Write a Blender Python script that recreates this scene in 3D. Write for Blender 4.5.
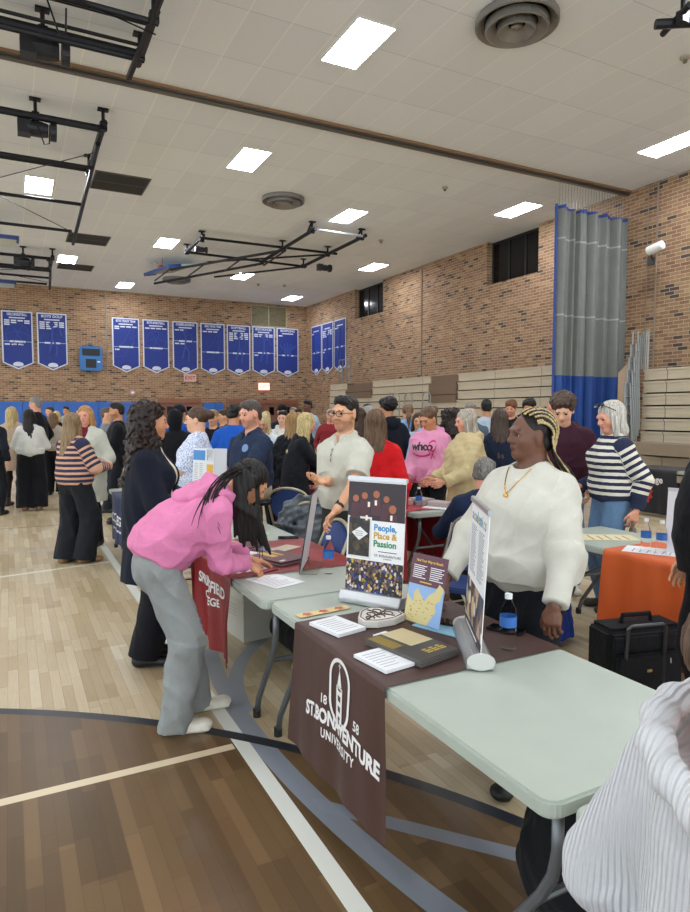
import bpy, bmesh, math, random
import numpy as np
from mathutils import Vector, Matrix
from mathutils.bvhtree import BVHTree
for o_ in list(bpy.data.objects): bpy.data.objects.remove(o_)
SC = bpy.context.scene
COL = SC.collection
random.seed(7); RNG = np.random.RandomState(11)

# ------------------------------------------------------------------ camera, world, exposure
CAM_YAW = math.atan(335/650); CAM_PITCH = math.atan(43/650)
cd = bpy.data.cameras.new('camera'); cam = bpy.data.objects.new('camera', cd); COL.objects.link(cam)
cam.location = (0, 0, 1.65)
cam.rotation_euler = (math.pi/2 - CAM_PITCH, 0, -CAM_YAW)
cd.sensor_fit = 'HORIZONTAL'; cd.sensor_width = 36; cd.lens = 36*650/690
cd.clip_start = .05; cd.clip_end = 200
SC.camera = cam
wd = bpy.data.worlds.new('world'); SC.world = wd; wd.use_nodes = True
wd.node_tree.nodes['Background'].inputs[0].default_value = (.88, .95, 1, 1)
wd.node_tree.nodes['Background'].inputs[1].default_value = 2.1
SC.view_settings.view_transform = 'Standard'; SC.view_settings.look = 'None'
SC.view_settings.gamma = 1; SC.view_settings.exposure = 0.2
PANEL_WATTS = 36.0      # emission strength of the ceiling panels
H = 7.0; XR = 13.5; YB = 30.5; XL = -14.5; YF = -9.0

# ------------------------------------------------------------------ material helpers
def srgb(c):
    if isinstance(c, str):
        c = c.lstrip('#'); c = [int(c[i:i+2], 16)/255 for i in (0, 2, 4)]
    return tuple((x/12.92 if x <= .04045 else ((x+.055)/1.055)**2.4) for x in c)
class NT:
    def __init__(s, name):
        s.m = bpy.data.materials.new(name); s.m.use_nodes = True
        s.t = s.m.node_tree; s.n = s.t.nodes; s.l = s.t.links
        s.b = s.n['Principled BSDF']
    def new(s, ty, **kw):
        n = s.n.new(ty)
        for k, v in kw.items():
            if k.startswith('i_'):
                k2 = k[2:]; k2 = int(k2) if k2.isdigit() else k2.replace('_', ' ')
                s.put(n, k2, v)
            else: setattr(n, k, v)
        return n
    def put(s, n, k, v):
        if hasattr(v, 'is_linked') or isinstance(v, bpy.types.NodeSocket): s.l.new(v, n.inputs[k])
        else:
            if isinstance(v, tuple) and len(v) == 3 and n.inputs[k].type == 'RGBA': v = (*v, 1)
            n.inputs[k].default_value = v
    def math(s, op, a, b=None, c=None, clamp=False):
        n = s.n.new('ShaderNodeMath'); n.operation = op; n.use_clamp = clamp
        s.put(n, 0, a)
        if b is not None: s.put(n, 1, b)
        if c is not None: s.put(n, 2, c)
        return n.outputs[0]
    def mix(s, f, a, b, mode='MIX'):
        n = s.n.new('ShaderNodeMix'); n.data_type = 'RGBA'; n.blend_type = mode
        s.put(n, 0, f)
        for i, v in ((6, a), (7, b)):
            if isinstance(v, tuple) and len(v) == 3: v = (*v, 1)
            if isinstance(v, bpy.types.NodeSocket): s.l.new(v, n.inputs[i])
            else: n.inputs[i].default_value = v
        return n.outputs[2]
    def pos(s):     # world position
        return s.n.new('ShaderNodeNewGeometry').outputs['Position']
    def obj(s): return s.n.new('ShaderNodeTexCoord').outputs['Object']
    def gen(s): return s.n.new('ShaderNodeTexCoord').outputs['Generated']
    def sep(s, v):
        n = s.n.new('ShaderNodeSeparateXYZ'); s.l.new(v, n.inputs[0]); return n.outputs
    def comb(s, x=0, y=0, z=0):
        n = s.n.new('ShaderNodeCombineXYZ'); s.put(n, 0, x); s.put(n, 1, y); s.put(n, 2, z); return n.outputs[0]
    def noise(s, v, scale, detail=2, rough=.5):
        n = s.n.new('ShaderNodeTexNoise'); s.l.new(v, n.inputs['Vector']); n.inputs['Scale'].default_value = scale
        n.inputs['Detail'].default_value = detail; n.inputs['Roughness'].default_value = rough; return n.outputs['Fac']
    def white(s, v):
        n = s.n.new('ShaderNodeTexWhiteNoise'); n.noise_dimensions = '3D'; s.l.new(v, n.inputs['Vector']); return n.outputs['Value']
    def ramp(s, f, stops, const=False):
        n = s.n.new('ShaderNodeValToRGB'); s.l.new(f, n.inputs[0]); r = n.color_ramp
        if const: r.interpolation = 'CONSTANT'
        while len(r.elements) < len(stops): r.elements.new(.5)
        for e, (p, c) in zip(r.elements, stops): e.position = p; e.color = (*c[:3], 1)
        return n.outputs[0]
    def scalev(s, v, sc):
        n = s.n.new('ShaderNodeMapping'); s.l.new(v, n.inputs[0]); n.inputs['Scale'].default_value = sc; return n.outputs[0]
    def attr(s, name):
        n = s.n.new('ShaderNodeAttribute'); n.attribute_name = name; return n
    def bump(s, h, strength=.3, dist=.01):
        n = s.n.new('ShaderNodeBump'); s.l.new(h, n.inputs['Height']); n.inputs['Strength'].default_value = strength
        n.inputs['Distance'].default_value = dist; s.l.new(n.outputs[0], s.b.inputs['Normal'])
    def set(s, col=None, rough=None, metal=None, **kw):
        if col is not None: s.put(s.b, 'Base Color', col)
        if rough is not None: s.put(s.b, 'Roughness', rough)
        if metal is not None: s.put(s.b, 'Metallic', metal)
        for k, v in kw.items(): s.put(s.b, k.replace('_', ' '), v)
        return s.m
_mc = {}
def flat(c, rough=.5, metal=0, var=.06, name='paint'):
    key = ('f', c, rough, metal, var)
    if key in _mc: return _mc[key]
    t = NT(name); b = srgb(c)
    n = t.noise(t.obj(), 9, 3)
    col = t.mix(n, tuple(x*(1-var) for x in b), tuple(min(1, x*(1+var)) for x in b))
    _mc[key] = t.set(col, rough, metal); return _mc[key]
def cloth_mat(c, kind='weave', scale=1., rough=.85):
    key = ('c', c, kind, scale)
    if key in _mc: return _mc[key]
    t = NT('fabric_' + kind); b = srgb(c); o = t.obj()
    n = t.noise(o, 14, 4)
    col = t.mix(n, tuple(x*.86 for x in b), tuple(min(1, x*1.12) for x in b))
    if kind == 'knit':
        s = t.sep(o); w = t.math('SINE', t.math('MULTIPLY', s[2], 620*scale)); v = t.math('SINE', t.math('MULTIPLY', t.math('ADD', s[0], s[1]), 560*scale))
        h = t.math('ADD', t.math('MULTIPLY', w, v), t.math('MULTIPLY', n, 2)); t.bump(h, .35, .003)
    elif kind == 'rib':
        at = t.attr('stripe').outputs['Fac']; s = t.sep(o)
        ang = t.math('ADD', s[0], t.math('MULTIPLY', s[1], .6))
        t.bump(t.math('SINE', t.math('MULTIPLY', ang, 620*scale)), .7, .003)
    elif kind == 'denim':
        w = t.noise(t.scalev(o, (300, 300, 40)), 1, 2); col = t.mix(t.math('MULTIPLY', w, .5), col, tuple(min(1, x*1.9+.03) for x in b)); t.bump(n, .4, .02)
    else:
        t.bump(t.noise(o, 16, 5, .6), .55, .02)
    t.b.inputs['Specular IOR Level'].default_value = .2
    m = t.set(col, rough); t.b.inputs['Sheen Weight'].default_value = .03
    _mc[key] = m; return m
def stripe_mat(c1, c2, period, frac, extra=None):
    t = NT('fabric_striped'); a = t.attr('stripe').outputs['Fac']
    n = t.noise(t.obj(), 30, 3)
    f = t.math('FRACT', t.math('ADD', t.math('DIVIDE', a, period), t.math('MULTIPLY', n, .12)))
    g = t.math('LESS_THAN', f, frac)
    col = t.mix(g, srgb(c1), srgb(c2))
    if extra: col = t.mix(t.math('LESS_THAN', a, extra[0]), col, srgb(extra[1]))
    t.bump(n, .4, .01); return t.set(col, .9)
def print_mat(c1, c2, c3, scale):
    t = NT('fabric_print'); v = t.new('ShaderNodeTexVoronoi'); t.l.new(t.obj(), v.inputs['Vector']); v.inputs['Scale'].default_value = scale
    n = t.noise(t.obj(), scale*1.6, 3)
    col = t.mix(t.math('GREATER_THAN', n, .52), srgb(c1), srgb(c2)); col = t.mix(t.math('LESS_THAN', v.outputs['Distance'], .22), col, srgb(c3))
    return t.set(col, .85)
def hair_mat(c, c2=None):
    key = ('h', c, c2)
    if key in _mc: return _mc[key]
    t = NT('hair_strands'); o = t.obj(); b = srgb(c); e = srgb(c2) if c2 else tuple(min(1, x*1.5+.004) for x in b)
    n = t.noise(t.scalev(o, (90, 90, 7)), 1, 3, .6)
    g = t.math('MULTIPLY_ADD', n, 2.2, -.6, clamp=True)
    col = t.mix(g, tuple(x*.5 for x in b), e); t.bump(n, .8, .006); t.b.inputs['Specular IOR Level'].default_value = .3
    _mc[key] = t.set(col, .42); return _mc[key]
def skin_mat():
    if 'skin' in _mc: return _mc['skin']
    t = NT('skin'); c = t.attr('tint').outputs['Color']; n = t.noise(t.obj(), 25, 3)
    col = t.mix(n, c, (.9, .86, .84), 'MULTIPLY'); t.bump(t.noise(t.obj(), 120, 2), .08, .003)
    _mc['skin'] = t.set(col, .48); t.b.inputs['Subsurface Weight'].default_value = .0; return _mc['skin']
def glass_mat(c='#f4faff', rough=.03, ior=1.3):
    t = NT('clear_plastic'); m = t.set(srgb(c), rough); t.b.inputs['Transmission Weight'].default_value = 1; t.b.inputs['IOR'].default_value = ior; return m
def emit_mat(c, s, name='light'):
    t = NT(name); t.set((.8, .8, .8), .5); t.put(t.b, 'Emission Color', srgb(c)); t.b.inputs['Emission Strength'].default_value = s; return t.m

# ------------------------------------------------------------------ object helpers
def tag(o, label, cat=None, group=None, kind=None):
    if label: o['label'] = label
    if cat: o['category'] = cat
    if group: o['group'] = group
    if kind: o['kind'] = kind
    return o
def thing(name, label, cat, loc=(0, 0, 0), rz=0, group=None):
    o = bpy.data.objects.new(name, None); COL.objects.link(o); o.empty_display_size = .1
    o.location = loc; o.rotation_euler = (0, 0, rz); return tag(o, label, cat, group)
def link(name, me, mat, parent=None, loc=None, smooth=False):
    o = bpy.data.objects.new(name, me); COL.objects.link(o)
    if mat is not None and not me.materials: me.materials.append(mat)
    if parent: o.parent = parent
    if loc: o.location = loc
    if smooth: me.polygons.foreach_set('use_smooth', [True]*len(me.polygons))
    return o
class MB:
    """mesh builder: many shapes, one mesh"""
    def __init__(s): s.v = []; s.f = []; s.mi = []; s.cur = 0
    def add(s, vs, fs):
        k = len(s.v); s.v += [tuple(v) for v in vs]; s.f += [tuple(i+k for i in f) for f in fs]; s.mi += [s.cur]*len(fs); return s
    def box(s, x0, x1, y0, y1, z0, z1, M=None):
        vs = [Vector((x, y, z)) for z in (z0, z1) for y in (y0, y1) for x in (x0, x1)]
        if M is not None: vs = [M @ v for v in vs]
        return s.add(vs, [(0, 2, 3, 1), (4, 5, 7, 6), (0, 1, 5, 4), (2, 6, 7, 3), (0, 4, 6, 2), (1, 3, 7, 5)])
    def tube(s, pts, r, n=10, close=True):
        pts = [Vector(p) for p in pts]; rs = r if isinstance(r, (list, tuple)) else [r]*len(pts)
        rings = []; up = None
        for i, p in enumerate(pts):
            d = (pts[min(i+1, len(pts)-1)] - pts[max(i-1, 0)]).normalized()
            if up is None: up = d.orthogonal().normalized()
            else:
                up = up - d*up.dot(d); up = up.normalized() if up.length > 1e-6 else d.orthogonal().normalized()
            w = d.cross(up); rings.append([p + (up*math.cos(a) + w*math.sin(a))*rs[i] for a in [2*math.pi*j/n for j in range(n)]])
        vs = [v for q in rings for v in q]; fs = []
        for i in range(len(pts)-1):
            for j in range(n): fs.append((i*n+j, i*n+(j+1) % n, (i+1)*n+(j+1) % n, (i+1)*n+j))
        if close: fs += [tuple(reversed(range(n))), tuple((len(pts)-1)*n+j for j in range(n))]
        return s.add(vs, fs)
    def lathe(s, prof, n=24, c=(0, 0, 0), M=None):
        vs = []; fs = []
        for r, z in prof:
            for j in range(n):
                a = 2*math.pi*j/n; v = Vector((c[0]+r*math.cos(a), c[1]+r*math.sin(a), c[2]+z)); vs.append(M @ v if M is not None else v)
        for i in range(len(prof)-1):
            for j in range(n): fs.append((i*n+j, i*n+(j+1) % n, (i+1)*n+(j+1) % n, (i+1)*n+j))
        return s.add(vs, fs)
    def prism(s, poly, z0, z1, M=None):
        n = len(poly); vs = [Vector((x, y, z)) for z in (z0, z1) for x, y in poly]
        if M is not None: vs = [M @ v for v in vs]
        return s.add(vs, [tuple(reversed(range(n))), tuple(range(n, 2*n))] + [(i, (i+1) % n, n+(i+1) % n, n+i) for i in range(n)])
    def mesh(s, name='mesh'):
        me = bpy.data.meshes.new(name); me.from_pydata(s.v, [], s.f); me.polygons.foreach_set('material_index', s.mi); me.update(); return me
    def build(s, name, mat, parent=None, loc=None, bevel=0, smooth=False, seg=2):
        me = s.mesh(name)
        bm = bmesh.new(); bm.from_mesh(me); bmesh.ops.recalc_face_normals(bm, faces=bm.faces)
        if bevel: bmesh.ops.bevel(bm, geom=list(bm.edges), offset=bevel, segments=seg, affect='EDGES', clamp_overlap=True)
        bm.to_mesh(me); bm.free()
        mats = mat if isinstance(mat, (list, tuple)) else [mat]
        for m in mats: me.materials.append(m)
        o = link(name, me, None, parent, loc, smooth); return o
def rrect(w, h, r, n=5):
    out = []
    for cx, cy, a0 in ((w/2-r, h/2-r, 0), (-w/2+r, h/2-r, 90), (-w/2+r, -h/2+r, 180), (w/2-r, -h/2+r, 270)):
        for i in range(n+1):
            a = math.radians(a0+90*i/n); out.append((cx+r*math.cos(a), cy+r*math.sin(a)))
    return out
def R3(ax, d): return Matrix.Rotation(math.radians(d), 4, ax)
def TR(x, y, z): return Matrix.Translation((x, y, z))
def text_mesh(s, size, align='CENTER', extrude=.0, bold=0., squeeze=1., spacing=1.):
    cu = bpy.data.curves.new('lettering', 'FONT'); cu.body = s; cu.size = size; cu.align_x = align; cu.align_y = 'CENTER'
    cu.extrude = extrude; cu.offset = bold; cu.space_character = spacing; cu.resolution_u = 3
    o = bpy.data.objects.new('lettering', cu); COL.objects.link(o)
    bpy.context.view_layer.update()
    me = bpy.data.meshes.new_from_object(o.evaluated_get(bpy.context.evaluated_depsgraph_get()))
    bpy.data.objects.remove(o); bpy.data.curves.remove(cu)
    if squeeze != 1: me.transform(Matrix.Diagonal((squeeze, 1, 1, 1)))
    return me
def text(s, size, M, mat, parent, name='lettering', **kw):
    me = text_mesh(s, size, **kw); me.transform(M); me.materials.clear(); me.materials.append(mat); return link(name, me, None, parent)
def dup(root, loc, rz, label=None):
    r = root.copy(); COL.objects.link(r); r.location = loc; r.rotation_euler = (0, 0, rz)
    if label: r['label'] = label
    for ch in list(root.children):
        c = ch.copy(); COL.objects.link(c); c.parent = r
        for g in ch.children:
            d = g.copy(); COL.objects.link(d); d.parent = c
    return r

# ------------------------------------------------------------------ the setting
def brick_mat():
    t = NT('brick'); p = t.sep(t.pos()); nrm = t.sep(t.n.new('ShaderNodeNewGeometry').outputs['Normal'])
    isx = t.math('GREATER_THAN', t.math('ABSOLUTE', nrm[0]), .5)
    u = t.math('ADD', t.math('MULTIPLY', isx, p[1]), t.math('MULTIPLY', t.math('SUBTRACT', 1, isx), p[0]))
    rowf = t.math('DIVIDE', p[2], .085); row = t.math('FLOOR', rowf)
    off = t.math('MULTIPLY', t.math('FRACT', t.math('MULTIPLY', row, .5)), 1.0)
    uf = t.math('ADD', t.math('DIVIDE', u, .25), off); ui = t.math('FLOOR', uf)
    fu = t.math('FRACT', uf); fv = t.math('FRACT', rowf)
    m = t.math('MAXIMUM', t.math('LESS_THAN', t.math('MINIMUM', fu, t.math('SUBTRACT', 1, fu)), .022), t.math('LESS_THAN', t.math('MINIMUM', fv, t.math('SUBTRACT', 1, fv)), .075))
    idv = t.comb(ui, row, isx); w = t.white(idv)
    c = t.ramp(w, [(0, srgb('#775740')), (.25, srgb('#8f6c4e')), (.5, srgb('#a17e5c')), (.75, srgb('#856247')), (1, srgb('#b0906a'))])
    cl = t.noise(t.comb(t.math('MULTIPLY', ui, .35), t.math('MULTIPLY', row, .5), isx), 1.0, 2)
    w2 = t.white(t.comb(t.math('ADD', ui, 31.5), row, 4.))
    dk = t.math('GREATER_THAN', t.math('ADD', w2, t.math('MULTIPLY', t.math('SUBTRACT', cl, .5), 1.15)), .955)
    c = t.mix(dk, c, srgb('#3c3836')); fine = t.noise(t.pos(), 18, 4)
    c = t.mix(t.math('MULTIPLY', fine, .35), c, srgb('#7a5740'))
    c = t.mix(m, c, srgb('#b3a58f')); t.bump(t.math('SUBTRACT', 1, m), .4, .01)
    return t.set(c, .8)
def ceiling_mat():
    t = NT('acoustic_tile'); p = t.sep(t.pos())
    xf = t.math('DIVIDE', t.math('ADD', p[0], .11), .6225); yf = t.math('DIVIDE', t.math('ADD', p[1], .1), 1.245)
    fx = t.math('FRACT', xf); fy = t.math('FRACT', yf)
    gx = t.math('LESS_THAN', t.math('MINIMUM', fx, t.math('SUBTRACT', 1, fx)), .014); gy = t.math('LESS_THAN', t.math('MINIMUM', fy, t.math('SUBTRACT', 1, fy)), .005)
    w = t.white(t.comb(t.math('FLOOR', xf), t.math('FLOOR', yf), 0.))
    base = t.mix(w, srgb('#e8ecf0'), srgb('#f0f4f7')); n = t.noise(t.pos(), 30, 6, .8)
    base = t.mix(t.math('MULTIPLY', n, .5), base, srgb('#c2c6ca'))
    base = t.mix(t.math('MULTIPLY', gy, .35), base, srgb('#77736a')); base = t.mix(t.math('MULTIPLY', gx, .8), base, srgb('#f6f4ee'))
    t.bump(n, .25, .01); return t.set(base, .9)
CCX, CCY, CR = -2.4224, -.0077, 4.627
def floor_mat():
    t = NT('maple_floor'); p = t.sep(t.pos())
    wx = .058; xi = t.math('FLOOR', t.math('DIVIDE', p[0], wx)); fx = t.math('FRACT', t.math('DIVIDE', p[0], wx))
    offs = t.white(t.comb(xi, 3., 1.)); yf = t.math('ADD', t.math('DIVIDE', p[1], .62), t.math('MULTIPLY', offs, 7)); yi = t.math('FLOOR', yf); fy = t.math('FRACT', yf)
    w = t.white(t.comb(xi, yi, 5.)); grain = t.noise(t.scalev(t.pos(), (70, 5, 1)), 1, 5, .75)
    # groups of four strips share a tone, as the panels of the court do
    xg = t.math('FLOOR', t.math('DIVIDE', p[0], wx*3)); wg = t.white(t.comb(xg, t.math('FLOOR', t.math('ADD', t.math('DIVIDE', p[1], .9), t.math('MULTIPLY', t.white(t.comb(xg, 9., 2.)), 5))), 2.))
    tone = t.math('MULTIPLY_ADD', w, .55, t.math('MULTIPLY', wg, .45))
    light = t.ramp(tone, [(0, srgb('#b09a74')), (.45, srgb('#cab794')), (.8, srgb('#d9c9a9')), (1, srgb('#e8dfc8'))])
    dark = t.ramp(tone, [(0, srgb('#46331f')), (.5, srgb('#664d31')), (1, srgb('#866a49'))])
    d = t.math('SQRT', t.math('ADD', t.math('POWER', t.math('SUBTRACT', p[0], CCX), 2.), t.math('POWER', t.math('SUBTRACT', p[1], CCY), 2.)))
    c = t.mix(t.math('LESS_THAN', d, CR), light, dark)
    c = t.mix(t.math('MULTIPLY', grain, .42), c, tuple(x*.6 for x in srgb('#86704a')))
    seam = t.math('MAXIMUM', t.math('LESS_THAN', fx, .035), t.math('LESS_THAN', fy, .004))
    c = t.mix(t.math('MULTIPLY', seam, .45), c, srgb('#3a2a1c'))
    def line(c, mask, col, f=1.): return t.mix(t.math('MULTIPLY', mask, f), c, srgb(col))
    def band(v, c0, hw): return t.math('LESS_THAN', t.math('ABSOLUTE', t.math('SUBTRACT', v, c0)), hw)
    def ring(cx, cy, r, hw):
        q = t.math('SQRT', t.math('ADD', t.math('POWER', t.math('SUBTRACT', p[0], cx), 2.), t.math('POWER', t.math('SUBTRACT', p[1], cy), 2.)))
        return band(q, r, hw)
    def AND(*a):
        r = a[0]
        for b in a[1:]: r = t.math('MULTIPLY', r, b)
        return r
    gt = lambda v, k: t.math('GREATER_THAN', v, float(k)); lt = lambda v, k: t.math('LESS_THAN', v, float(k))
    c = line(c, AND(ring(7.4, 3.13, 6.33, .052), lt(p[0], 3.), lt(p[1], 4.4)), '#8b939f', .9)
    c = line(c, AND(ring(2.619, 3.322, 1.497, .045), lt(p[0], 2.2), gt(p[1], 3.35)), '#8b939f', .9)
    c = line(c, AND(band(t.math('ADD', p[0], t.math('MULTIPLY', p[1], .85)), 3.15, .05), gt(p[0], 1.1), lt(p[0], 3)), '#8b939f', .85)
    c = line(c, AND(band(p[0], .985, .037), gt(p[1], -4.)), '#dcdfd6')
    c = line(c, AND(band(p[1], 3.03, .028), lt(p[0], .94), lt(d, CR-.05)), '#d8c7a8')
    c = line(c, AND(band(t.math('SUBTRACT', p[1], t.math('MULTIPLY', p[0], .19)), 7.36, .03), lt(p[0], .98)), '#d9d6c8')
    c = line(c, AND(band(p[1], 8.55, .022), lt(p[0], .98)), '#a9acae')
    c = line(c, AND(band(p[1], 10.4, .02), lt(p[0], 5.)), '#7b6a55')
    c = line(c, band(d, CR, .034), '#262a33')
    t.bump(t.math('SUBTRACT', grain, seam), .05, .003)
    m = t.set(c, t.math('MULTIPLY_ADD', t.noise(t.pos(), 3, 3), .12, .3)); t.b.inputs['Coat Weight'].default_value = .15; t.b.inputs['Coat Roughness'].default_value = .25; return m
BRICK = brick_mat()
def struct(name, mb, mat, **k): return tag(mb.build(name, mat, **k), None, None, None, 'structure')
struct('floor', MB().box(XL, XR, YF, YB, -.12, 0), floor_mat())
struct('ceiling', MB().box(XL, XR+.6, YF, YB, H, H+.15), ceiling_mat())
wb = MB()
wb.box(XL, XR+.4, YB, YB+.3, 0, H); struct('wall_back', wb, BRICK)
wb = MB()   # right wall with two high window openings
W1 = (14.2, 16.44, 5.66); W2 = (22.86, 25.25, 5.72)
for y0, y1 in ((YF, W1[0]), (W1[1], W2[0]), (W2[1], YB)): wb.box(XR, XR+.4, y0, y1, 0, H)
for w in (W1, W2): wb.box(XR, XR+.4, w[0], w[1], 0, w[2])
struct('wall_right', wb, BRICK)
DKM = flat('#2b2a28', .4, .5); NIGHT = flat('#07090c', .12, 0, .2)
for i, w in enumerate((W1, W2)):
    m = MB(); a, b, z = w; x = XR+.22
    m.box(x, x+.06, a, b, z, z+.06); m.box(x, x+.06, a, b, H-.08, H-.01)
    for k in range(4): yy = a+.03+(b-a-.06)*k/3; m.box(x-.01, x+.07, yy-.035, yy+.035, z, H-.01)
    fr = struct('window_%d' % (i+1), m, DKM); p = MB().box(x+.02, x+.035, a+.01, b-.01, z+.02, H-.02).build('pane', NIGHT, fr)
# blue wall pads low on the back wall
PADM = flat('#2a62b4', .45, 0, .08)
for i, (x0, x1) in enumerate(((-8.5, 5.95), (8.15, 9.15))):
    m = MB(); x = x0
    while x < x1-.1: e = min(x+.6, x1); m.box(x+.004, e-.004, YB-.06, YB-.002, .12, 2.13); x = e
    tag(m.build('wall_pads', PADM, bevel=.01, seg=1), 'long run of royal blue padding across the foot of the back brick wall' if i == 0 else 'short panel of blue wall padding between the two brown doorways', 'wall pads')
# doors in the back wall
DRM = flat('#8a5a44', .5); DRM2 = flat('#7a5242', .55)
for i, (x0, x1) in enumerate(((6.05, 8.05), (9.3, 13.0))):
    m = MB(); m.box(x0, x1, YB-.1, YB-.01, 2.12, 2.3); m.box(x0, x0+.1, YB-.1, YB-.01, 0, 2.12); m.box(x1-.1, x1, YB-.1, YB-.01, 0, 2.12)
    dr = struct('door_%d' % (i+1), m, DRM); n = 2 if i == 0 else 4; w = (x1-x0-.2)/n
    for k in range(n):
        a = x0+.1+k*w; q = MB().box(a+.01, a+w-.01, YB-.06, YB-.02, .01, 2.1).build('leaf', DRM2, dr)
        MB().box(a+w*.35, a+w*.65, YB-.065, YB-.062, 1.55, 1.95).build('pane', NIGHT, q)
BTAN = flat('#b9a083', .55, 0, .1); GRYM = flat('#6d6f70', .4, .6); BLK = flat('#15161a', .45); WHT = flat('#e6e7e4', .5, 0, .03)
struct('trim_1', MB().tube([(XR-.03, 10.35, 1.5), (XR-.03, 10.35, H-.02)], .022, 8).tube([(XR-.03, 10.6, 3.), (XR-.03, 10.6, H-.02)], .012, 6), flat('#8a7a68', .5))
struct('trim_2', MB().tube([(3.9, YB-.03, 3.3), (3.9, YB-.03, H-.02)], .03, 8).tube([(XR-.03, 20.05, 3), (XR-.03, 20.05, H-.02)], .02, 8), flat('#8d8478', .5))
# ------------------------------------------------------------------ ceiling lights
PANEL = emit_mat('#f2f6ff', PANEL_WATTS, 'light_diffuser'); FRM = flat('#d9d8d2', .5, 0, .02)
SEEN = [(4.655, 8.65), (4.66, 13.5), (.78, 17.25), (1.95, 24.9), (4.56, 21.15), (8.36, 16.04), (12.08, 13.5), (11.92, 8.86), (8.26, 24.8), (4.47, 28.8), (12.04, 21.1), (11.88, 28.45)]
LL = ['ceiling light panel nearest the viewer, up beside the big round vent', 'ceiling light panel just beyond the track, second back in the middle column', 'ceiling light panel seen behind the black frame on the left', 'small far ceiling light panel beside the two dark grilles on the left', 'ceiling light panel above the tip of the folded backboard', 'ceiling light panel above the right end of the folded black backstop frame', 'ceiling light panel left of the grey divider curtain', 'ceiling light panel cut by the right edge, over the brick wall', 'small far ceiling light panel below the middle of the folded black frame', 'small far ceiling light panel above the gap between banners and wall speaker', 'small ceiling light panel near the smaller high window', 'farthest ceiling light panel, close to the corner of the brick walls']
UNSEEN = [(.9, 4.9), (8.3, 5.0), (12.0, 4.9), (4.6, 1.0), (-3, 8.6), (-3, 13.5), (-3, 21), (-6.7, 16), (-6.7, 5), (-10.5, 12), (-6.7, 25), (-10.5, 20), (-3, 0), (1, -4), (8.3, 0), (12, -2), (5, -5), (-8, -2), (-3, 28.5)]  # unseen panels outside the frame, added only as light sources
lt0 = None
for i, (x, y) in enumerate(SEEN+UNSEEN):
    lab = LL[i] if i < len(SEEN) else 'unseen ceiling light panel added to light the room, above or beside the viewer'
    if lt0 is None:
        lt0 = thing('ceiling_light', lab, 'light', (x, y, H), 0, 'ceiling light panels')
        f = MB(); a, b = .305, .61
        f.box(-a, a, -b, -b+.02, -.018, 0); f.box(-a, a, b-.02, b, -.018, 0); f.box(-a, -a+.02, -b+.02, b-.02, -.018, 0); f.box(a-.02, a, -b+.02, b-.02, -.018, 0)
        f.build('frame', FRM, lt0); MB().box(-a+.02, a-.02, -b+.02, b-.02, -.02, -.004).build('diffuser', PANEL, lt0)
    else: dup(lt0, (x, y, H), 0, lab)
# divider track
t = thing('curtain_track', 'long brown and grey track running across the ceiling for the divider curtain', 'track', (0, 11.2, H))
MB().box(XL+.1, XR-.01, -.1, .1, -.05, -.001).build('board', flat('#8a6a4a', .5), t)
MB().box(XL+.1, XR-.01, -.045, .045, -.11, -.051).box(XL+.1, XR-.01, -.085, -.075, -.075, -.051).build('rail', flat('#6f6a64', .35, .7), t)
# round vents
VM = flat('#8d8b88', .4, .6); VD = flat('#2a2826', .5, .3)
def vent(x, y, r, lab):
    t = thing('round_vent', lab, 'vent', (x, y, H))
    for k, (ro, ri, z0, z1) in enumerate(((1, .78, -.01, -.09), (.76, .5, -.05, -.15), (.46, .2, -.07, -.17))):
        MB().lathe([(r*ro, z0+.0), (r*ro, z1), (r*(ro-.04), z1-.01), (r*ri, z0-.01), (r*ri, z0)], 40).build('ring', VM, t, smooth=False)
    MB().lathe([(r*.99, -.002), (.001, -.004)], 40).build('throat', VD, t)
    MB().lathe([(.001, -.03), (r*.14, -.05), (r*.14, -.12), (.001, -.15)], 24).build('hub', VM, t)
vent(6.3, 7.12, .56, 'large round metal ceiling vent nearest the viewer'); vent(6.25, 15.5, .53, 'round metal ceiling vent in the middle of the ceiling beyond the track'); vent(6.1, 26.5, .55, 'dark round ceiling vent far off behind the folded backboard')
GR = flat('#4d4a45', .6, .3)
def grille(x0, x1, y0, y1, lab):
    t = thing('ceiling_grille', lab, 'grille', ((x0+x1)/2, (y0+y1)/2, H), 0, 'dark return grilles in the ceiling'); w = (x1-x0)/2; l = (y1-y0)/2
    f = MB().box(-w, w, -l, -l+.03, -.02, 0).box(-w, w, l-.03, l, -.02, 0).box(-w, -w+.03, -l+.03, l-.03, -.02, 0).box(w-.03, w, -l+.03, l-.03, -.02, 0).box(-w+.03, w-.03, -.01, .01, -.02, 0)
    f.build('frame', flat('#6a665f', .5, .4), t); s = MB().box(-w+.03, w-.03, -l+.03, l-.03, -.004, -.001)
    k = -l+.05
    while k < l-.05: s.box(-w+.03, w-.03, k, k+.015, -.016, -.004); k += .04
    s.build('slats', GR, t)
grille(1.85, 3.06, 15.6, 16.85, 'dark ceiling grille nearest, beside the end of the black backstop frame')
grille(1.72, 2.92, 21.2, 22.4, 'dark ceiling grille in the middle, under the tip of the black frame')
grille(1.72, 2.92, 25.6, 26.6, 'farthest dark ceiling grille, beside a small light panel')
for x, y, lab in ((9.35, 12.97, 'small round ceiling sensor left of the divider curtain'), (10.4, 17.75, 'small round ceiling sensor beyond the folded backstop'), (9.35, 26.0, 'small far ceiling sensor above the last banners'), (10.39, 25.7, 'small far ceiling sensor close to the corner'), (9.2, 6.68, 'brown ceiling sensor at the right edge')):
    t = thing('smoke_detector', lab, 'detector', (x, y, H)); MB().lathe([(.07, -.001), (.075, -.03), (.05, -.045), (.001, -.05)], 20).build('housing', flat('#a79d8e', .5), t); MB().lathe([(.035, -.05), (.03, -.09), (.001, -.1)], 14).build('sensor', flat('#6e675d', .5), t)

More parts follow.
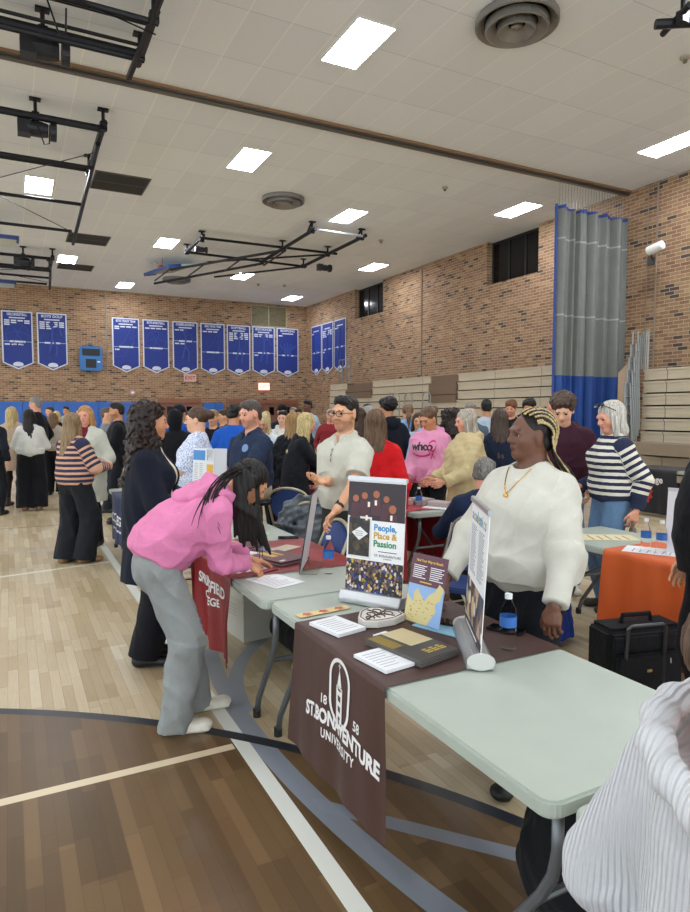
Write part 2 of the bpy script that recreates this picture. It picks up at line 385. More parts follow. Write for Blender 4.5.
# ------------------------------------------------------------------ folded basketball backstops
BM = flat('#1c1d22', .4, .5); PADB = flat('#24407c', .5); SIL = flat('#b9c2cc', .3, .8)
def hanger(m, x, y, z): m.box(x-.09, x+.09, y-.06, y+.06, H-.03, H-.001); m.tube([(x, y, H-.03), (x, y, z)], .03, 6); m.box(x-.06, x+.06, y-.05, y+.05, z-.07, z+.07)
def motor(t, x, y, z, s=1.):
    m = MB(); m.lathe([(.001, -.2), (.11, -.2), (.13, -.1), (.13, .1), (.11, .2), (.001, .2)], 16, M=TR(x, y, z) @ R3('Y', 90) @ Matrix.Scale(s, 4)); m.box(x-.28*s, x-.08*s, y-.12*s, y+.12*s, z-.13*s, z+.13*s); m.lathe([(.001, -.05), (.16, -.05), (.16, .05), (.001, .05)], 18, M=TR(x+.28*s, y, z) @ R3('Y', 90) @ Matrix.Scale(s, 4))
    mo = m.build('winch_motor', flat('#34353a', .4, .5), t)
def backboard(t, M, face='#c5d6dc', rim=True):
    b = MB().box(-.9, .9, -.02, .02, 0, 1.07, M).build('backboard', flat(face, .15, 0, .03), t)
    f = MB()
    for a in ((-.92, .92, -.05, .05, -.06, .0), (-.96, -.9, -.05, .05, -.06, .4), (.9, .96, -.05, .05, -.06, .4)): f.box(*a, M)
    f.build('bottom_padding', PADB, b)
    m = MB(); pts = [M @ Vector((.23*math.cos(a), -.38+.23*math.sin(a), .15)) for a in [2*math.pi*k/20 for k in range(21)]]
    m.tube(pts, .012, 6); m.box(-.08, .08, -.16, -.02, .08, .2, M); r = m.build('rim', flat('#b0523a', .4), b)
    n = MB()
    for k in range(10):
        a = 2*math.pi*k/10; a2 = a+.3
        n.tube([M @ Vector((.23*math.cos(a), -.38+.23*math.sin(a), .15)), M @ Vector((.14*math.cos(a2), -.38+.14*math.sin(a2), -.15)), M @ Vector((.12*math.cos(a), -.38+.12*math.sin(a), -.28))], .006, 4)
    n.build('net', flat('#d8d5d0', .8), b)
# the middle one
t = thing('basketball_backstop', 'folded black basketball backstop with a blue padded backboard hanging in mid ceiling', 'basketball hoop', (0, 0, 0)); z = 6.75
m = MB()
for x0, x1 in ((7.7, 7.73), (9.28, 9.25)): m.tube([(x0, 16.7, z), (x1, 21.2, z)], .055, 8)
m.tube([(5.2, 19.3, z+.05), (9.6, 19.2, z+.05)], .04, 8); m.tube([(5.15, 21.0, z), (9.38, 21.15, z)], .04, 8); m.tube([(5.2, 19.1, z+.08), (5.17, 21.2, z)], .05, 8)
for p in ((7.7, 16.95), (9.28, 16.95), (7.71, 19.2), (9.27, 19.2), (5.2, 19.3), (5.17, 21.0), (9.25, 21.1)): hanger(m, p[0], p[1], z)
for x in (7.7, 9.28): m.tube([(x, 17.3, z+.02), (x-.02, 16.95, z+.22)], .03, 6)
m.build('ceiling_frame', BM, t)
MB().tube([(7.7, 16.8, z), (9.28, 16.8, z)], .035, 8).build('cross_rod', SIL, t)
m = MB(); m.tube([(7.73, 19.0, z-.08), (5.12, 23.1, z-.15)], .045, 8); m.tube([(7.75, 21.0, z-.08), (4.99, 25.3, z-.25)], .045, 8)
m.tube([(9.2, 21.0, z-.05), (6.8, 23.6, z-.15)], .035, 8); m.tube([(9.2, 19.3, z), (6.0, 21.6, z-.1)], .03, 8)
for k in range(4):
    f = k/3; m.tube([(7.73-2.6*f, 19.0+4.1*f, z-.1), (7.75-2.75*f, 21.0+4.25*f, z-.15)], .03, 6)
m.build('folding_mast', BM, t)
motor(t, 9.6, 20.2, z-.2, .8); motor(t, 5.35, 20.0, z-.12, .6)
backboard(t, TR(4.75, 23.5, 6.62) @ R3('Z', -75) @ R3('X', -78), rim=False)
# the three along the left
def backstop(name, lab, x0, x1, ys, z, mast, far, boardy, ff='#d3d9c0'):
    t = thing(name, lab, 'basketball hoop', (0, 0, 0)); m = MB()
    for y, r in ys: m.tube([(x0, y, z), (x1, y, z)], r, 8)
    m.tube([(x1, ys[0][0]-.25, z+.02), (x1, ys[-1][0]+.2, z-.02)], .06, 8); m.tube([(x0, ys[0][0]-.25, z+.02), (x0, ys[-1][0]+.2, z-.02)], .06, 8)
    for x in (x0, x1):
        for y in (ys[0][0]-.12, ys[-1][0]): hanger(m, x, y, z)
    m.build('ceiling_frame', BM, t)
    m = MB(); xe = x1+(.12 if len(ys) < 3 else -.14); m.tube([(x1-.03, mast[0], z-.12), (xe, mast[1], z-.28)], .045, 8); m.tube([(x0+.03, mast[0], z-.12), (x0-.12, mast[1], z-.28)], .045, 8)
    for k in range(3):
        y = mast[0]+(mast[1]-mast[0])*(.15+.35*k); m.tube([(x0, y, z-.2), (x1, y, z-.2)], .04, 8)
    m.tube([(x0, mast[0]+.3, z-.15), (x1, mast[1]-1.2, z-.25)], .01, 5); m.tube([(x1, mast[0]+.3, z-.15), (x0, mast[1]-1.2, z-.25)], .01, 5)
    m.build('folding_mast', BM, t)
    c = MB(); mx = .55
    c.tube([(mx, ys[0][0]-.1, z-.1), (mx+.12, ys[0][0]-.15, z-.5), (mx+.2, ys[0][0]-.1, z-.45), (mx+.22, ys[0][0], z-.1)], .012, 5); c.build('cable', BM, t)
    ym = ys[0][0] if len(ys) < 3 else ys[2][0]; motor(t, mx, ym+.12, z-.16); hm = MB(); hanger(hm, mx, ym, z); hm.build('hanger', BM, t)
    backboard(t, TR((x0+x1)/2-.1, boardy, z-.38) @ R3('X', -90), ff)
backstop('basketball_backstop', 'folded black basketball backstop cut by the top left corner, in front of the track', -2.6, 1.8, ((8.96, .05), (9.56, .025), (9.83, .075)), 6.7, (7.2, 9.95), 0, 5.3)
backstop('basketball_backstop', 'folded black basketball backstop on the left, just beyond the track', -2.6, 1.63, ((12.6, .065), (14.8, .05)), 6.7, (13.0, 20.2), 0, 19.8)
backstop('basketball_backstop', 'farthest folded backstop at the left edge with its hoop and pale board showing', -2.4, 1.41, ((23.7, .05), (25.4, .05)), 6.7, (24.2, 27.8), 0, 26.5)
t = thing('basketball_backstop', 'end of another folded backstop frame at the top right corner', 'basketball hoop', (0, 0, 0)); m = MB()
m.tube([(7.33, 5.75, 6.5), (9.6, 4.3, 6.5)], .06, 8); m.tube([(7.42, 5.35, 6.55), (7.6, 5.85, 6.5)], .04, 8); hanger(m, 7.5, 5.5, 6.5); m.tube([(7.7, 5.0, 6.6), (9.4, 5.4, 6.6)], .04, 8); m.build('ceiling_frame', BM, t)

# ------------------------------------------------------------------ banners
NAVY = flat('#1b3282', .6, 0, .05); NAVY2 = flat('#2c4798', .6, 0, .02); BW = flat('#cdd3e0', .6, 0, .02)
def motif(kind, w, h):
    m = MB(); T = lambda pts, r=.012: m.tube([(x*w, -.004, z*h) for x, z in pts], r, 4)
    circ = lambda cx, cz, r: [(cx+r*math.cos(a)/1., cz+r*w/h*math.sin(a)) for a in [2*math.pi*k/20 for k in range(21)]]
    if kind == 'ball': T(circ(0, .1, .38)); T([(-.38, .1), (0, .16), (.38, .1)]); T([(-.15, .25), (.02, .1), (-.15, -.05)]); T([(.15, .25), (-.02, .1), (.2, -.03)])
    elif kind == 'foot': T([(-.4, -.2), (-.35, -.05), (-.1, .05), (.2, .3), (.3, .3), (.15, .1), (.35, .2), (.2, 0), (.3, .05), (.05, -.08), (-.05, -.2), (-.4, -.22)])
    elif kind == 'hand':
        for k in range(5): T([(0, -.02), (-.34+.17*k, .2-.03*abs(k-2))], .05)
        T(circ(0, -.02, .12), .06)
    else: T([(-.1, .32), (.02, .22), (.0, .05), (-.12, -.2)], .05); T([(.0, .05), (.15, -.08), (.12, -.25)], .05); T([(-.02, .22), (.22, .27), (.3, .12)], .035); T(circ(.0, .31, .06), .05)
    return m
def banner(title, kind, M, cols, split, lab, w=1.16, h=2.4, rows2=0):
    t = thing('sports_banner', lab, 'banner', (0, 0, 0), 0, 'sports banners'); t.matrix_world = M
    a = w/2; sh = [(-a, h/2), (a, h/2), (a, -h/2+.28), (0, -h/2), (-a, -h/2+.28)]
    RX = R3('X', 90)
    MB().prism(sh, .008, .02, RX).build('border', BW, t); i = .05
    MB().prism([(-a+i, h/2-i), (a-i, h/2-i), (a-i, -h/2+.28+.02), (0, -h/2+.06), (-a+i, -h/2+.28+.02)], .0201, .028, RX).build('field', NAVY, t)
    P = lambda x, z: TR(x, -.03, z) @ RX
    if title: text(title, .15, P(0, h/2-.14), BW, t, squeeze=min(1.1, 11/len(title)*.86), bold=.004, extrude=.002)
    g = MB(); g.box(-.3, .3, -.034, -.03, h/2-.30, h/2-.25)
    for c in range(4):
        for r in range(cols[c]): x = -a+.1+c*.25; z = h/2-.36-r*.085; g.box(x, x+.2, -.034, -.03, z-.055, z)
    g.build('record_plates', BW, t); g = MB(); zz = h*split; g.box(-a+.05, a-.05, -.034, -.03, zz-.008, zz+.008); g.box(-.3, .3, -.036, -.03, zz-.035, zz+.035)
    for c in range(rows2): x = -a+.1+c*.25; g.box(x, x+.19, -.034, -.03, zz-.15, zz-.09)
    g.build('divider_plates', BW, t); mo = motif(kind, w, h); mm = mo.build('sport_motif', NAVY2, t); mm.location = (0, -.026, 0)
    MB().prism([(.2*math.cos(k*.3927), .09*math.sin(k*.3927)*(1.3 if k < 9 else .8)) for k in range(16)], .0, .004, TR(0, -.03, -h/2+.2) @ RX).build('crest', BW, t)
BAN = [('GIRLS BASKETBALL', 'ball', .4, (3, 2, 1, 2), -.02, 3, 'leftmost banner, girls basketball, at the left edge of the back wall'), ('BOYS GOLF', 'man', 1.72, (4, 4, 3, 3), -.02, 0, 'boys golf banner left of the blue wall speaker'),
 ('BOYS TRACK TEAM', 'foot', 4.72, (2, 1, 1, 1), -.03, 1, 'bright blue track team banner just right of the wall conduit'), ('BOYS BASKETBALL', 'ball', 6.03, (1, 1, 1, 1), -.03, 0, 'boys basketball banner with a ball outline, second right of the conduit'),
 ('CHEERLEADING', 'man', 7.36, (1, 1, 0, 0), .13, 2, 'cheerleading banner with two white dividing lines'), ('GIRLS TRACK TEAM', 'foot', 8.66, (1, 1, 1, 0), -.06, 0, 'girls track team banner with a winged foot, fourth right of the conduit'),
 ('SOFTBALL', 'man', 9.93, (5, 4, 4, 4), -.06, 0, 'softball banner with many white record plates'), ('BOYS SOCCER', 'man', 11.2, (2, 2, 2, 2), -.03, 1, 'banner below the tan wall vent, with a running figure'), ('BOWLING', 'hand', 12.47, (1, 0, 0, 0), -.06, 0, 'bowling banner with a hand print, nearest the corner')]
for tt, k, x, c, sp, r2, lab in BAN: banner(tt, k, TR(x, YB-.03, 4.66), c, sp, lab, rows2=r2)
for tt, k, y, c, sp, r2, lab in (('TENNIS', 'man', 29.15, (1, 0, 0, 0), -.05, 0, 'first banner on the right wall, closest to the corner'), ('WRESTLING', 'man', 27.9, (4, 4, 3, 3), -.02, 1, 'middle banner of three on the right wall'), ('VOLLEYBALL', 'man', 26.6, (1, 1, 0, 0), -.02, 0, 'nearest of the three banners on the right wall')):
    banner(tt if 0 else '', k, TR(XR-.03, y, 4.7) @ R3('Z', 90) @ R3('Z', 180), c, sp, lab, rows2=r2)
# wall speaker / scoreboard box
t = thing('wall_speaker', 'rounded blue box with two dark grilles on the back wall beside the banners', 'speaker', (3.22, YB-.02, 4.0))
MB().prism(rrect(.92, 1.05, .12), .0, .28, R3('X', 90)).build('body', flat('#2f6fae', .45), t, bevel=.02)
MB().box(-.36, .36, -.3, -.281, .13, .42).build('upper_grille', BLK, t); MB().box(-.22, .2, -.3, -.281, -.4, -.02).build('lower_grille', BLK, t); MB().box(.25, .36, -.3, -.281, -.16, -.11).build('badge', WHT, t)
MB().lathe([(.001, .0), (.09, .03), (.09, .14), (.001, .17)], 14, c=(0, -.12, .55)).build('siren', GRYM, t)
# wall vent, exit signs
t = thing('wall_vent', 'tan double vent panel high on the back wall above two banners', 'vent', (11.5, YB-.01, 6.4)); f = MB()
for a in (-.92, -.02, .9): f.box(a-.02, a+.02, -.05, 0, -.5, .5)
for a in (-.5, .48): f.box(-.92, .92, -.05, 0, a-.02, a+.02)
f.build('frame', flat('#9c9472', .5), t); s = MB()
for k in range(22): s.box(-.9, .9, -.035, -.01, -.47+k*.043, -.445+k*.043)
s.build('slats', flat('#6f6a4a', .5), t)
EXM = emit_mat('#ffb0a0', 1.2, 'lit_sign'); EXT = emit_mat('#ff3018', 2.2, 'sign_letters')
for x, zz, lab in ((7.55, 3.28, 'pale exit sign over the left doorway of the back wall'), (11.2, 2.95, 'lit exit sign over the right doorway of the back wall')):
    t = thing('exit_sign', lab, 'sign', (x, YB-.02, zz)); MB().box(-.28, .28, -.08, 0, -.17, .17).build('box', EXM if x > 9 else flat('#d9b5ab'), t, bevel=.01); text('EXIT', .24, TR(0, -.085, 0) @ R3('X', 90), EXT if x > 9 else flat('#b03a2a'), t, extrude=.002, bold=.006)
t = thing('fire_alarm', 'small pinkish horn and strobe low on the back brick wall', 'alarm', (4.95, YB-.02, 2.55)); MB().lathe([(.001, -.1), (.13, -.08), (.15, 0)], 16, M=R3('X', -90)).build('horn', flat('#a98a86'), t); MB().box(-.06, .06, -.12, -.09, -.03, .06).build('strobe', WHT, t)

# ------------------------------------------------------------------ divider curtain
def curtain_mesh(x0, x1, zt, zb, y, seed, amp=.13):
    rs = np.random.RandomState(seed); nx, nz = 260, 40; vs = []; fs = []
    ph = rs.rand(6)*6.28; L = x1-x0
    for j in range(nz+1):
        z = zt+(zb-zt)*j/nz; k = j/nz
        for i in range(nx+1):
            u = i/nx; w = u*L
            d = amp*(.55*math.sin(w*17+ph[0]+.8*math.sin(w*3+ph[1]))+.35*math.sin(w*31+ph[2]+k*.8)+.3*math.sin(w*7+ph[3]+k*.5))
            vs.append((x0+u*L+.02*math.sin(w*23+ph[4]+k), y+d, z+(0 if j else .03*math.sin(w*9))))
    for j in range(nz):
        for i in range(nx): a = j*(nx+1)+i; fs.append((a, a+1, a+nx+2, a+nx+1))
    m = MB(); m.add(vs, fs); return m
CG = NT('curtain_vinyl'); n = CG.noise(CG.obj(), 4, 3); pz = CG.sep(CG.pos())[2]
c = CG.mix(n, srgb('#6c706c'), srgb('#7d817b'))
for zz in (5.62, 3.9): c = CG.mix(CG.math('MULTIPLY', CG.math('LESS_THAN', CG.math('ABSOLUTE', CG.math('SUBTRACT', pz, zz)), .02), .55), c, srgb('#b9bab4'))
c = CG.mix(CG.math('LESS_THAN', pz, 2.52), c, srgb('#1b458c')); c = CG.mix(CG.math('GREATER_THAN', pz, 6.28), c, srgb('#27448c')); c = CG.mix(CG.math('LESS_THAN', pz, .06), c, srgb('#20242c')); CG.set(c, .6)
t = thing('divider_curtain', 'tall grey gym divider curtain with a blue lower band, bunched beside the right wall', 'curtain', (0, 0, 0))
me = curtain_mesh(11.2, 13.47, 6.34, .03, 11.2, 3); me.build('curtain_fabric', CG.m, t, smooth=True)
MB().tube([(11.17, 11.2, .05), (11.17, 11.2, 6.38)], .03, 8).build('edge_binding', flat('#27448c', .6), t)
m = MB(); k = 11.25
while k < 13.4: m.tube([(k, 11.2, 6.34), (k+.01, 11.2, H-.11)], .006, 5); k += .09
m.build('chains', flat('#8e8b84', .4, .6), t)

# ------------------------------------------------------------------ bleachers
BT = NT('bleacher_boards'); p = BT.sep(BT.pos()); g = BT.noise(BT.scalev(BT.pos(), (4, 2, 26)), 1, 4); yb_ = BT.math('FRACT', BT.math('DIVIDE', p[1], 1.83))
c = BT.mix(g, srgb('#a79a83'), srgb('#cdc1a8')); c = BT.mix(BT.math('LESS_THAN', yb_, .008), c, srgb('#4c4338')); BT.set(c, .5)
BTD = flat('#6f5a48', .6); DRK = flat('#1b1917', .8)
def bleacher(y0, y1, top, n, notches, lab, xf=12.3):
    t = thing('bleachers', lab, 'bleachers', (0, 0, 0)); rh = .27
    MB().box(xf+.12, XR-.02, y0+.03, y1-.03, .02, top-.32).build('understructure', DRK, t)
    for r in range(n):
        z1 = top-r*rh; x = xf+.08-r*.012; segs = [(y0, y1)]
        for a, b, zt, zb in notches:
            if zb < z1-.05 < zt+.3:
                segs = [s2 for s in segs for s2 in ((s[0], min(s[1], a)), (max(s[0], b), s[1])) if s2[1]-s2[0] > .05] if z1 > zb+.1 else segs
        for a, b in segs: MB().box(x, x+.3, a, b, z1-.235, z1-.04).box(x-.03, x+.32, a, b, z1-.04, z1).build('riser_board', BT.m, t)
    for a, b, zt, zb in notches:
        q = MB().box(xf-.02, xf+.12, a+.02, b-.02, zb-.02, zt-.34); q.box(xf+.1, xf+.2, a+.02, b-.02, zt-.34, zt-.1); q.build('aisle_box', BTD, t)
        MB().box(xf-.03, xf-.021, a+.02, b-.02, zb+.22, zb+.24).build('aisle_gap', DRK, t)
    return t
bleacher(12.0, 25.4, 2.86, 10, ((16.35, 17.85, 2.95, 2.0), (21.7, 23.8, 2.9, 2.25)), 'long bank of closed tan bleachers against the right brick wall')
t = bleacher(1.0, 9.72, 2.6, 9, (), 'nearer bank of closed tan bleachers right of the divider curtain'); MB().box(12.7, 13.4, 1, 8.6, 2.6, 2.87).build('top_riser', BT.m, t)
t = thing('bleacher_railing', 'stack of folded grey metal railings between curtain and near bleachers', 'railing', (0, 0, 0))
for k in range(5):
    y = 9.75+.0*k; x = 11.9+k*.05; z0, z1 = .8+k*.12, 2.3+k*.28; m = MB()
    m.tube([(x, y+.06, z0), (x+.04, y+.1, z1), (x+.1, y+.02, z1), (x+.08, y-.12+.02, z0)], .022, 8)
    for q in range(3): zz = z0+(z1-z0)*(.3+.25*q); m.tube([(x+.02, y+.08, zz), (x+.09, y-.05, zz)], .015, 6)
    m.build('rail_frame', flat('#8b8d8b', .35, .6), t)
m = MB()
for k in range(6): m.tube([(12.35, 9.62+k*.05, 2.6), (12.36, 9.62+k*.05, 3.45-.03*k)], .018, 6)
m.tube([(12.35, 9.6, 3.45), (12.36, 9.9, 3.3)], .02, 6); m.build('top_rail', flat('#a2a4a1', .35, .6), t)
t = thing('bleacher_end_panel', 'tan plywood end panel leaning by the folded railings beside the curtain', 'panel', (0, 0, 0))
MB().prism([(9.96, 0), (10.26, 0), (10.26, 2.55), (9.96, 2.8)], 12.2, 12.25, Matrix(((0, 0, 1, 0), (1, 0, 0, 0), (0, 1, 0, 0), (0, 0, 0, 1)))).build('board', BTAN, t)
t = thing('bleacher_bench', 'low pulled-out bleacher bench row in front of the near bleachers', 'bench', (0, 0, 0)); MB().box(11.5, 12.1, 6.2, 9.5, .8, 1.04).build('seat_board', flat('#8b7b66', .5), t)
m = MB()
for y in (6.5, 8.0, 9.4): m.box(11.6, 11.66, y, y+.05, 0, .8)
m.build('leg', flat('#77797a', .4, .5), t)
# railing frame by the far bleacher end
t = thing('bleacher_railing', 'grey metal railing rising from the far end of the bleachers below the side banners', 'railing', (0, 0, 0)); m = MB()
for k in range(4): m.tube([(12.6, 25.0-k*.35, 2.86), (12.6, 25.0-k*.35, 3.9)], .02, 6)
for z in (3.2, 3.55, 3.9): m.tube([(12.6, 25.0, z), (12.6, 23.95, z)], .02, 6)
m.build('rails', flat('#7e7f7d', .4, .6), t)
t = thing('bleacher_railing', 'pair of curved grey handrails standing before the long bleachers', 'railing', (0, 0, 0)); m = MB()
for y in (17.9, 19.0, 19.8): m.tube([(12.1, y, .0), (12.1, y, 2.2), (12.1, y-.1, 2.33), (12.1, y-.35, 2.33), (12.1, y-.45, 2.2), (12.1, y-.45, .0)], .022, 6)
m.build('rails', flat('#8e908e', .4, .6), t)
# camera on the wall
t = thing('security_camera', 'white security camera on an arm high on the right brick wall', 'camera', (XR, 10.15, 5.25)); MB().tube([(-.01, .3, -.05), (-.3, .12, -.02), (-.45, .0, .05)], .02, 8).build('arm', BLK, t)
MB().lathe([(.001, -.2), (.1, -.2), (.1, .16), (.001, .18)], 18, M=TR(-.5, -.15, .1) @ R3('X', 80)).build('housing', WHT, t); MB().box(-.1, 0, .24, .38, -.14, .02).build('junction_box', GRYM, t)
# ------------------------------------------------------------------ smooth-blended solids -> meshes
F32 = np.float32
def nv(v): v = np.asarray(v, float); return v/max(1e-9, np.linalg.norm(v))
def cone(p0, p1, a0, a1=None, b0=None, b1=None, side=(1, 0, 0), flat=False, k=.03, col=None, s=(0, 0)):
    a1 = a0 if a1 is None else a1; b0 = a0 if b0 is None else b0; b1 = a1 if b1 is None else b1
    return dict(t='c', p0=np.asarray(p0, float), p1=np.asarray(p1, float), a=(a0, a1), b=(b0, b1), side=side, flat=flat, k=k, col=col, s=s)
def ell(c, r, R=None, k=.02, col=None, s=(0, 0)):
    if not hasattr(r, '__len__'): r = (r, r, r)
    return dict(t='e', c=np.asarray(c, float), r=r, R=np.eye(3) if R is None else np.asarray(R, float), k=k, col=col, flat=False, s=s)
def pbox(p):
    if p['t'] == 'e': m = max(p['r']); return p['c']-m, p['c']+m
    m = max(*p['a'], *p['b']); return np.minimum(p['p0'], p['p1'])-m, np.maximum(p['p0'], p['p1'])+m
def pval(p, x, y, z, want_t=False):
    if p['t'] == 'e':
        R = p['R']; c = p['c']; acc = 0
        for i in range(3):
            ax = R[:, i]; u = (x-c[0])*ax[0]+(y-c[1])*ax[1]+(z-c[2])*ax[2]; acc = acc+(u/p['r'][i])**2
        v = (np.sqrt(acc)-1)*min(p['r']); return (v, 0*v) if want_t else v
    d = p['p1']-p['p0']; L = max(1e-6, np.linalg.norm(d)); dn = d/L; sd = np.asarray(p['side'], float); sd = sd-dn*sd.dot(dn)
    if np.linalg.norm(sd) < 1e-3: sd = np.cross(dn, (0, 1, 0)); sd = sd if np.linalg.norm(sd) > 1e-3 else np.cross(dn, (1, 0, 0))
    sd = nv(sd); fr = np.cross(dn, sd); X, Y, Z = x-p['p0'][0], y-p['p0'][1], z-p['p0'][2]
    t = X*dn[0]+Y*dn[1]+Z*dn[2]; u = X*sd[0]+Y*sd[1]+Z*sd[2]; v = X*fr[0]+Y*fr[1]+Z*fr[2]
    tc = np.clip(t/L, 0, 1); w = t-tc*L; a = p['a'][0]+(p['a'][1]-p['a'][0])*tc; b = p['b'][0]+(p['b'][1]-p['b'][0])*tc; mn = np.minimum(a, b)
    if p['flat']: r = np.maximum((np.sqrt((u/a)**2+(v/b)**2)-1)*mn, np.abs(t-L/2)-L/2)
    else: r = (np.sqrt((u/a)**2+(v/b)**2+(w/mn)**2)-1)*mn
    return (r, tc) if want_t else r
def solid(prims, vox, subs=(), cuts=(), disp=None):
    lo = np.min([pbox(p)[0] for p in prims], 0)-vox*3-.012; hi = np.max([pbox(p)[1] for p in prims], 0)+vox*3+.012
    n = np.ceil((hi-lo)/vox).astype(int)+1
    ax = [(lo[i]+vox*np.arange(n[i])).astype(F32) for i in range(3)]
    D = np.full(n, .2, F32)
    def sl(p, m):
        a, b = pbox(p); i0 = np.clip(((a-m-lo)/vox).astype(int), 0, n-1); i1 = np.clip(np.ceil((b+m-lo)/vox).astype(int)+1, 1, n)
        S = tuple(slice(i0[i], i1[i]) for i in range(3)); return S, ax[0][S[0]][:, None, None], ax[1][S[1]][None, :, None], ax[2][S[2]][None, None, :]
    for p in prims:
        k = p['k']; S, x, y, z = sl(p, k+vox*2+.01); v = pval(p, x, y, z).astype(F32); d = D[S]
        h = np.maximum(k-np.abs(d-v), 0)/k; D[S] = np.minimum(d, v)-h*h*k*.25
    for p in subs:
        k = p['k']; S, x, y, z = sl(p, k+vox*2); v = -pval(p, x, y, z).astype(F32); d = D[S]
        if not v.size: continue
        h = np.maximum(k-np.abs(d-v), 0)/k; D[S] = np.maximum(d, v)+h*h*k*.25
    X, Y, Z = ax[0][:, None, None], ax[1][None, :, None], ax[2][None, None, :]
    for c in cuts: D = np.maximum(D, c(X, Y, Z).astype(F32))
    if disp is not None:
        idx = np.nonzero(np.abs(D) < .05); D[idx] += disp(ax[0][idx[0]], ax[1][idx[1]], ax[2][idx[2]]).astype(F32)
    ins = D < 0
    cx = np.zeros(n-1, bool); any_ = np.zeros(n-1, bool); all_ = np.ones(n-1, bool)
    for i in (0, 1):
        for j in (0, 1):
            for k in (0, 1):
                q = ins[i:n[0]-1+i, j:n[1]-1+j, k:n[2]-1+k]; any_ |= q; all_ &= q
    act = any_ & ~all_; I = np.argwhere(act)
    if len(I) == 0: return None
    ids = np.full(n-1, -1, np.int32); ids[act] = np.arange(len(I))
    c8 = {}
    for i in (0, 1):
        for j in (0, 1):
            for k in (0, 1): c8[(i, j, k)] = D[I[:, 0]+i, I[:, 1]+j, I[:, 2]+k]
    acc = np.zeros((len(I), 3)); cnt = np.zeros(len(I))
    for a in range(3):
        o1, o2 = [q for q in range(3) if q != a]
        for u in (0, 1):
            for w in (0, 1):
                e0 = [0, 0, 0]; e0[o1] = u; e0[o2] = w; e1 = list(e0); e1[a] = 1
                d0, d1 = c8[tuple(e0)], c8[tuple(e1)]; m = (d0 < 0) != (d1 < 0)
                f = np.where(m, d0/np.where(np.abs(d0-d1) < 1e-9, 1, d0-d1), 0)
                acc[:, a] += np.where(m, f, 0); acc[:, o1] += np.where(m, u, 0); acc[:, o2] += np.where(m, w, 0); cnt += m
    V = lo+(I+acc/cnt[:, None])*vox
    Q = []
    for a in range(3):
        o1, o2 = [(1, 2), (2, 0), (0, 1)][a]
        s0 = [slice(None)]*3; s1 = [slice(None)]*3; s0[a] = slice(0, -1); s1[a] = slice(1, None)
        ch = ins[tuple(s0)] != ins[tuple(s1)]; E = np.argwhere(ch)
        ok = (E[:, o1] > 0) & (E[:, o2] > 0) & (E[:, o1] < n[o1]-1) & (E[:, o2] < n[o2]-1); E = E[ok]
        inn = ins[E[:, 0], E[:, 1], E[:, 2]]
        def g(d1, d2): T = E.copy(); T[:, o1] -= d1; T[:, o2] -= d2; return ids[T[:, 0], T[:, 1], T[:, 2]]
        q = np.stack([g(1, 1), g(0, 1), g(0, 0), g(1, 0)], 1); q[~inn] = q[~inn][:, ::-1]; Q.append(q)
    Q = np.concatenate(Q); Q = Q[(Q >= 0).all(1)]
    return V, Q
def np_mesh(name, V, Q, S=1.):
    me = bpy.data.meshes.new(name); me.vertices.add(len(V)); me.vertices.foreach_set('co', (V*S).astype(F32).ravel())
    me.loops.add(len(Q)*4); me.loops.foreach_set('vertex_index', Q.astype(np.int32).ravel()); me.polygons.add(len(Q))
    me.polygons.foreach_set('loop_start', np.arange(0, len(Q)*4, 4, dtype=np.int32)); me.polygons.foreach_set('use_smooth', np.ones(len(Q), bool))
    me.update(calc_edges=True); return me
def wrinkle(seed, amp, f=22., stretch=(1, 1, .55)):
    rs = np.random.RandomState(seed); K = rs.randn(4, 3)*np.array(stretch); K = K/np.linalg.norm(K, axis=1)[:, None]*f*np.array([[.7], [1.], [1.5], [2.2]]); ph = rs.rand(4)*6.28; W = np.array([1., .9, .6, .4])
    def fn(x, y, z):
        a = 0
        for i in range(4): a = a+W[i]*np.abs(np.sin(K[i, 0]*x+K[i, 1]*y+K[i, 2]*z+ph[i]+1.1*np.sin(11*z+9*x+ph[i])+.7*np.sin(13*y-6*z)))
        return -amp*(1-a/1.85)*1.5+amp*.3
    return fn
def curls(seed, amp, f=70.):
    rs = np.random.RandomState(seed); ph = rs.rand(6)*6.28
    def fn(x, y, z):
        a = np.sin(f*x+ph[0]+2*np.sin(f*.4*z+ph[3]))*np.sin(f*y+ph[1]+2*np.sin(f*.4*x))*np.sin(f*z+ph[2]+1.5*np.sin(f*.5*y+ph[4]))
        b = np.sin(f*.33*x+ph[4])*np.sin(f*.33*y+ph[5])*np.sin(f*.3*z+ph[0]); return amp*a+amp*1.3*b
    return fn
def strands(c, amp, f=26.):
    def fn(x, y, z):
        th = np.arctan2(x-c[0], y-c[1]); return amp*(np.sin(f*th+1.6*np.sin(z*22)+.5*np.sin(z*61))+.5*np.sin(f*2.3*th+z*14+2*np.sin(z*9)))
    return fn

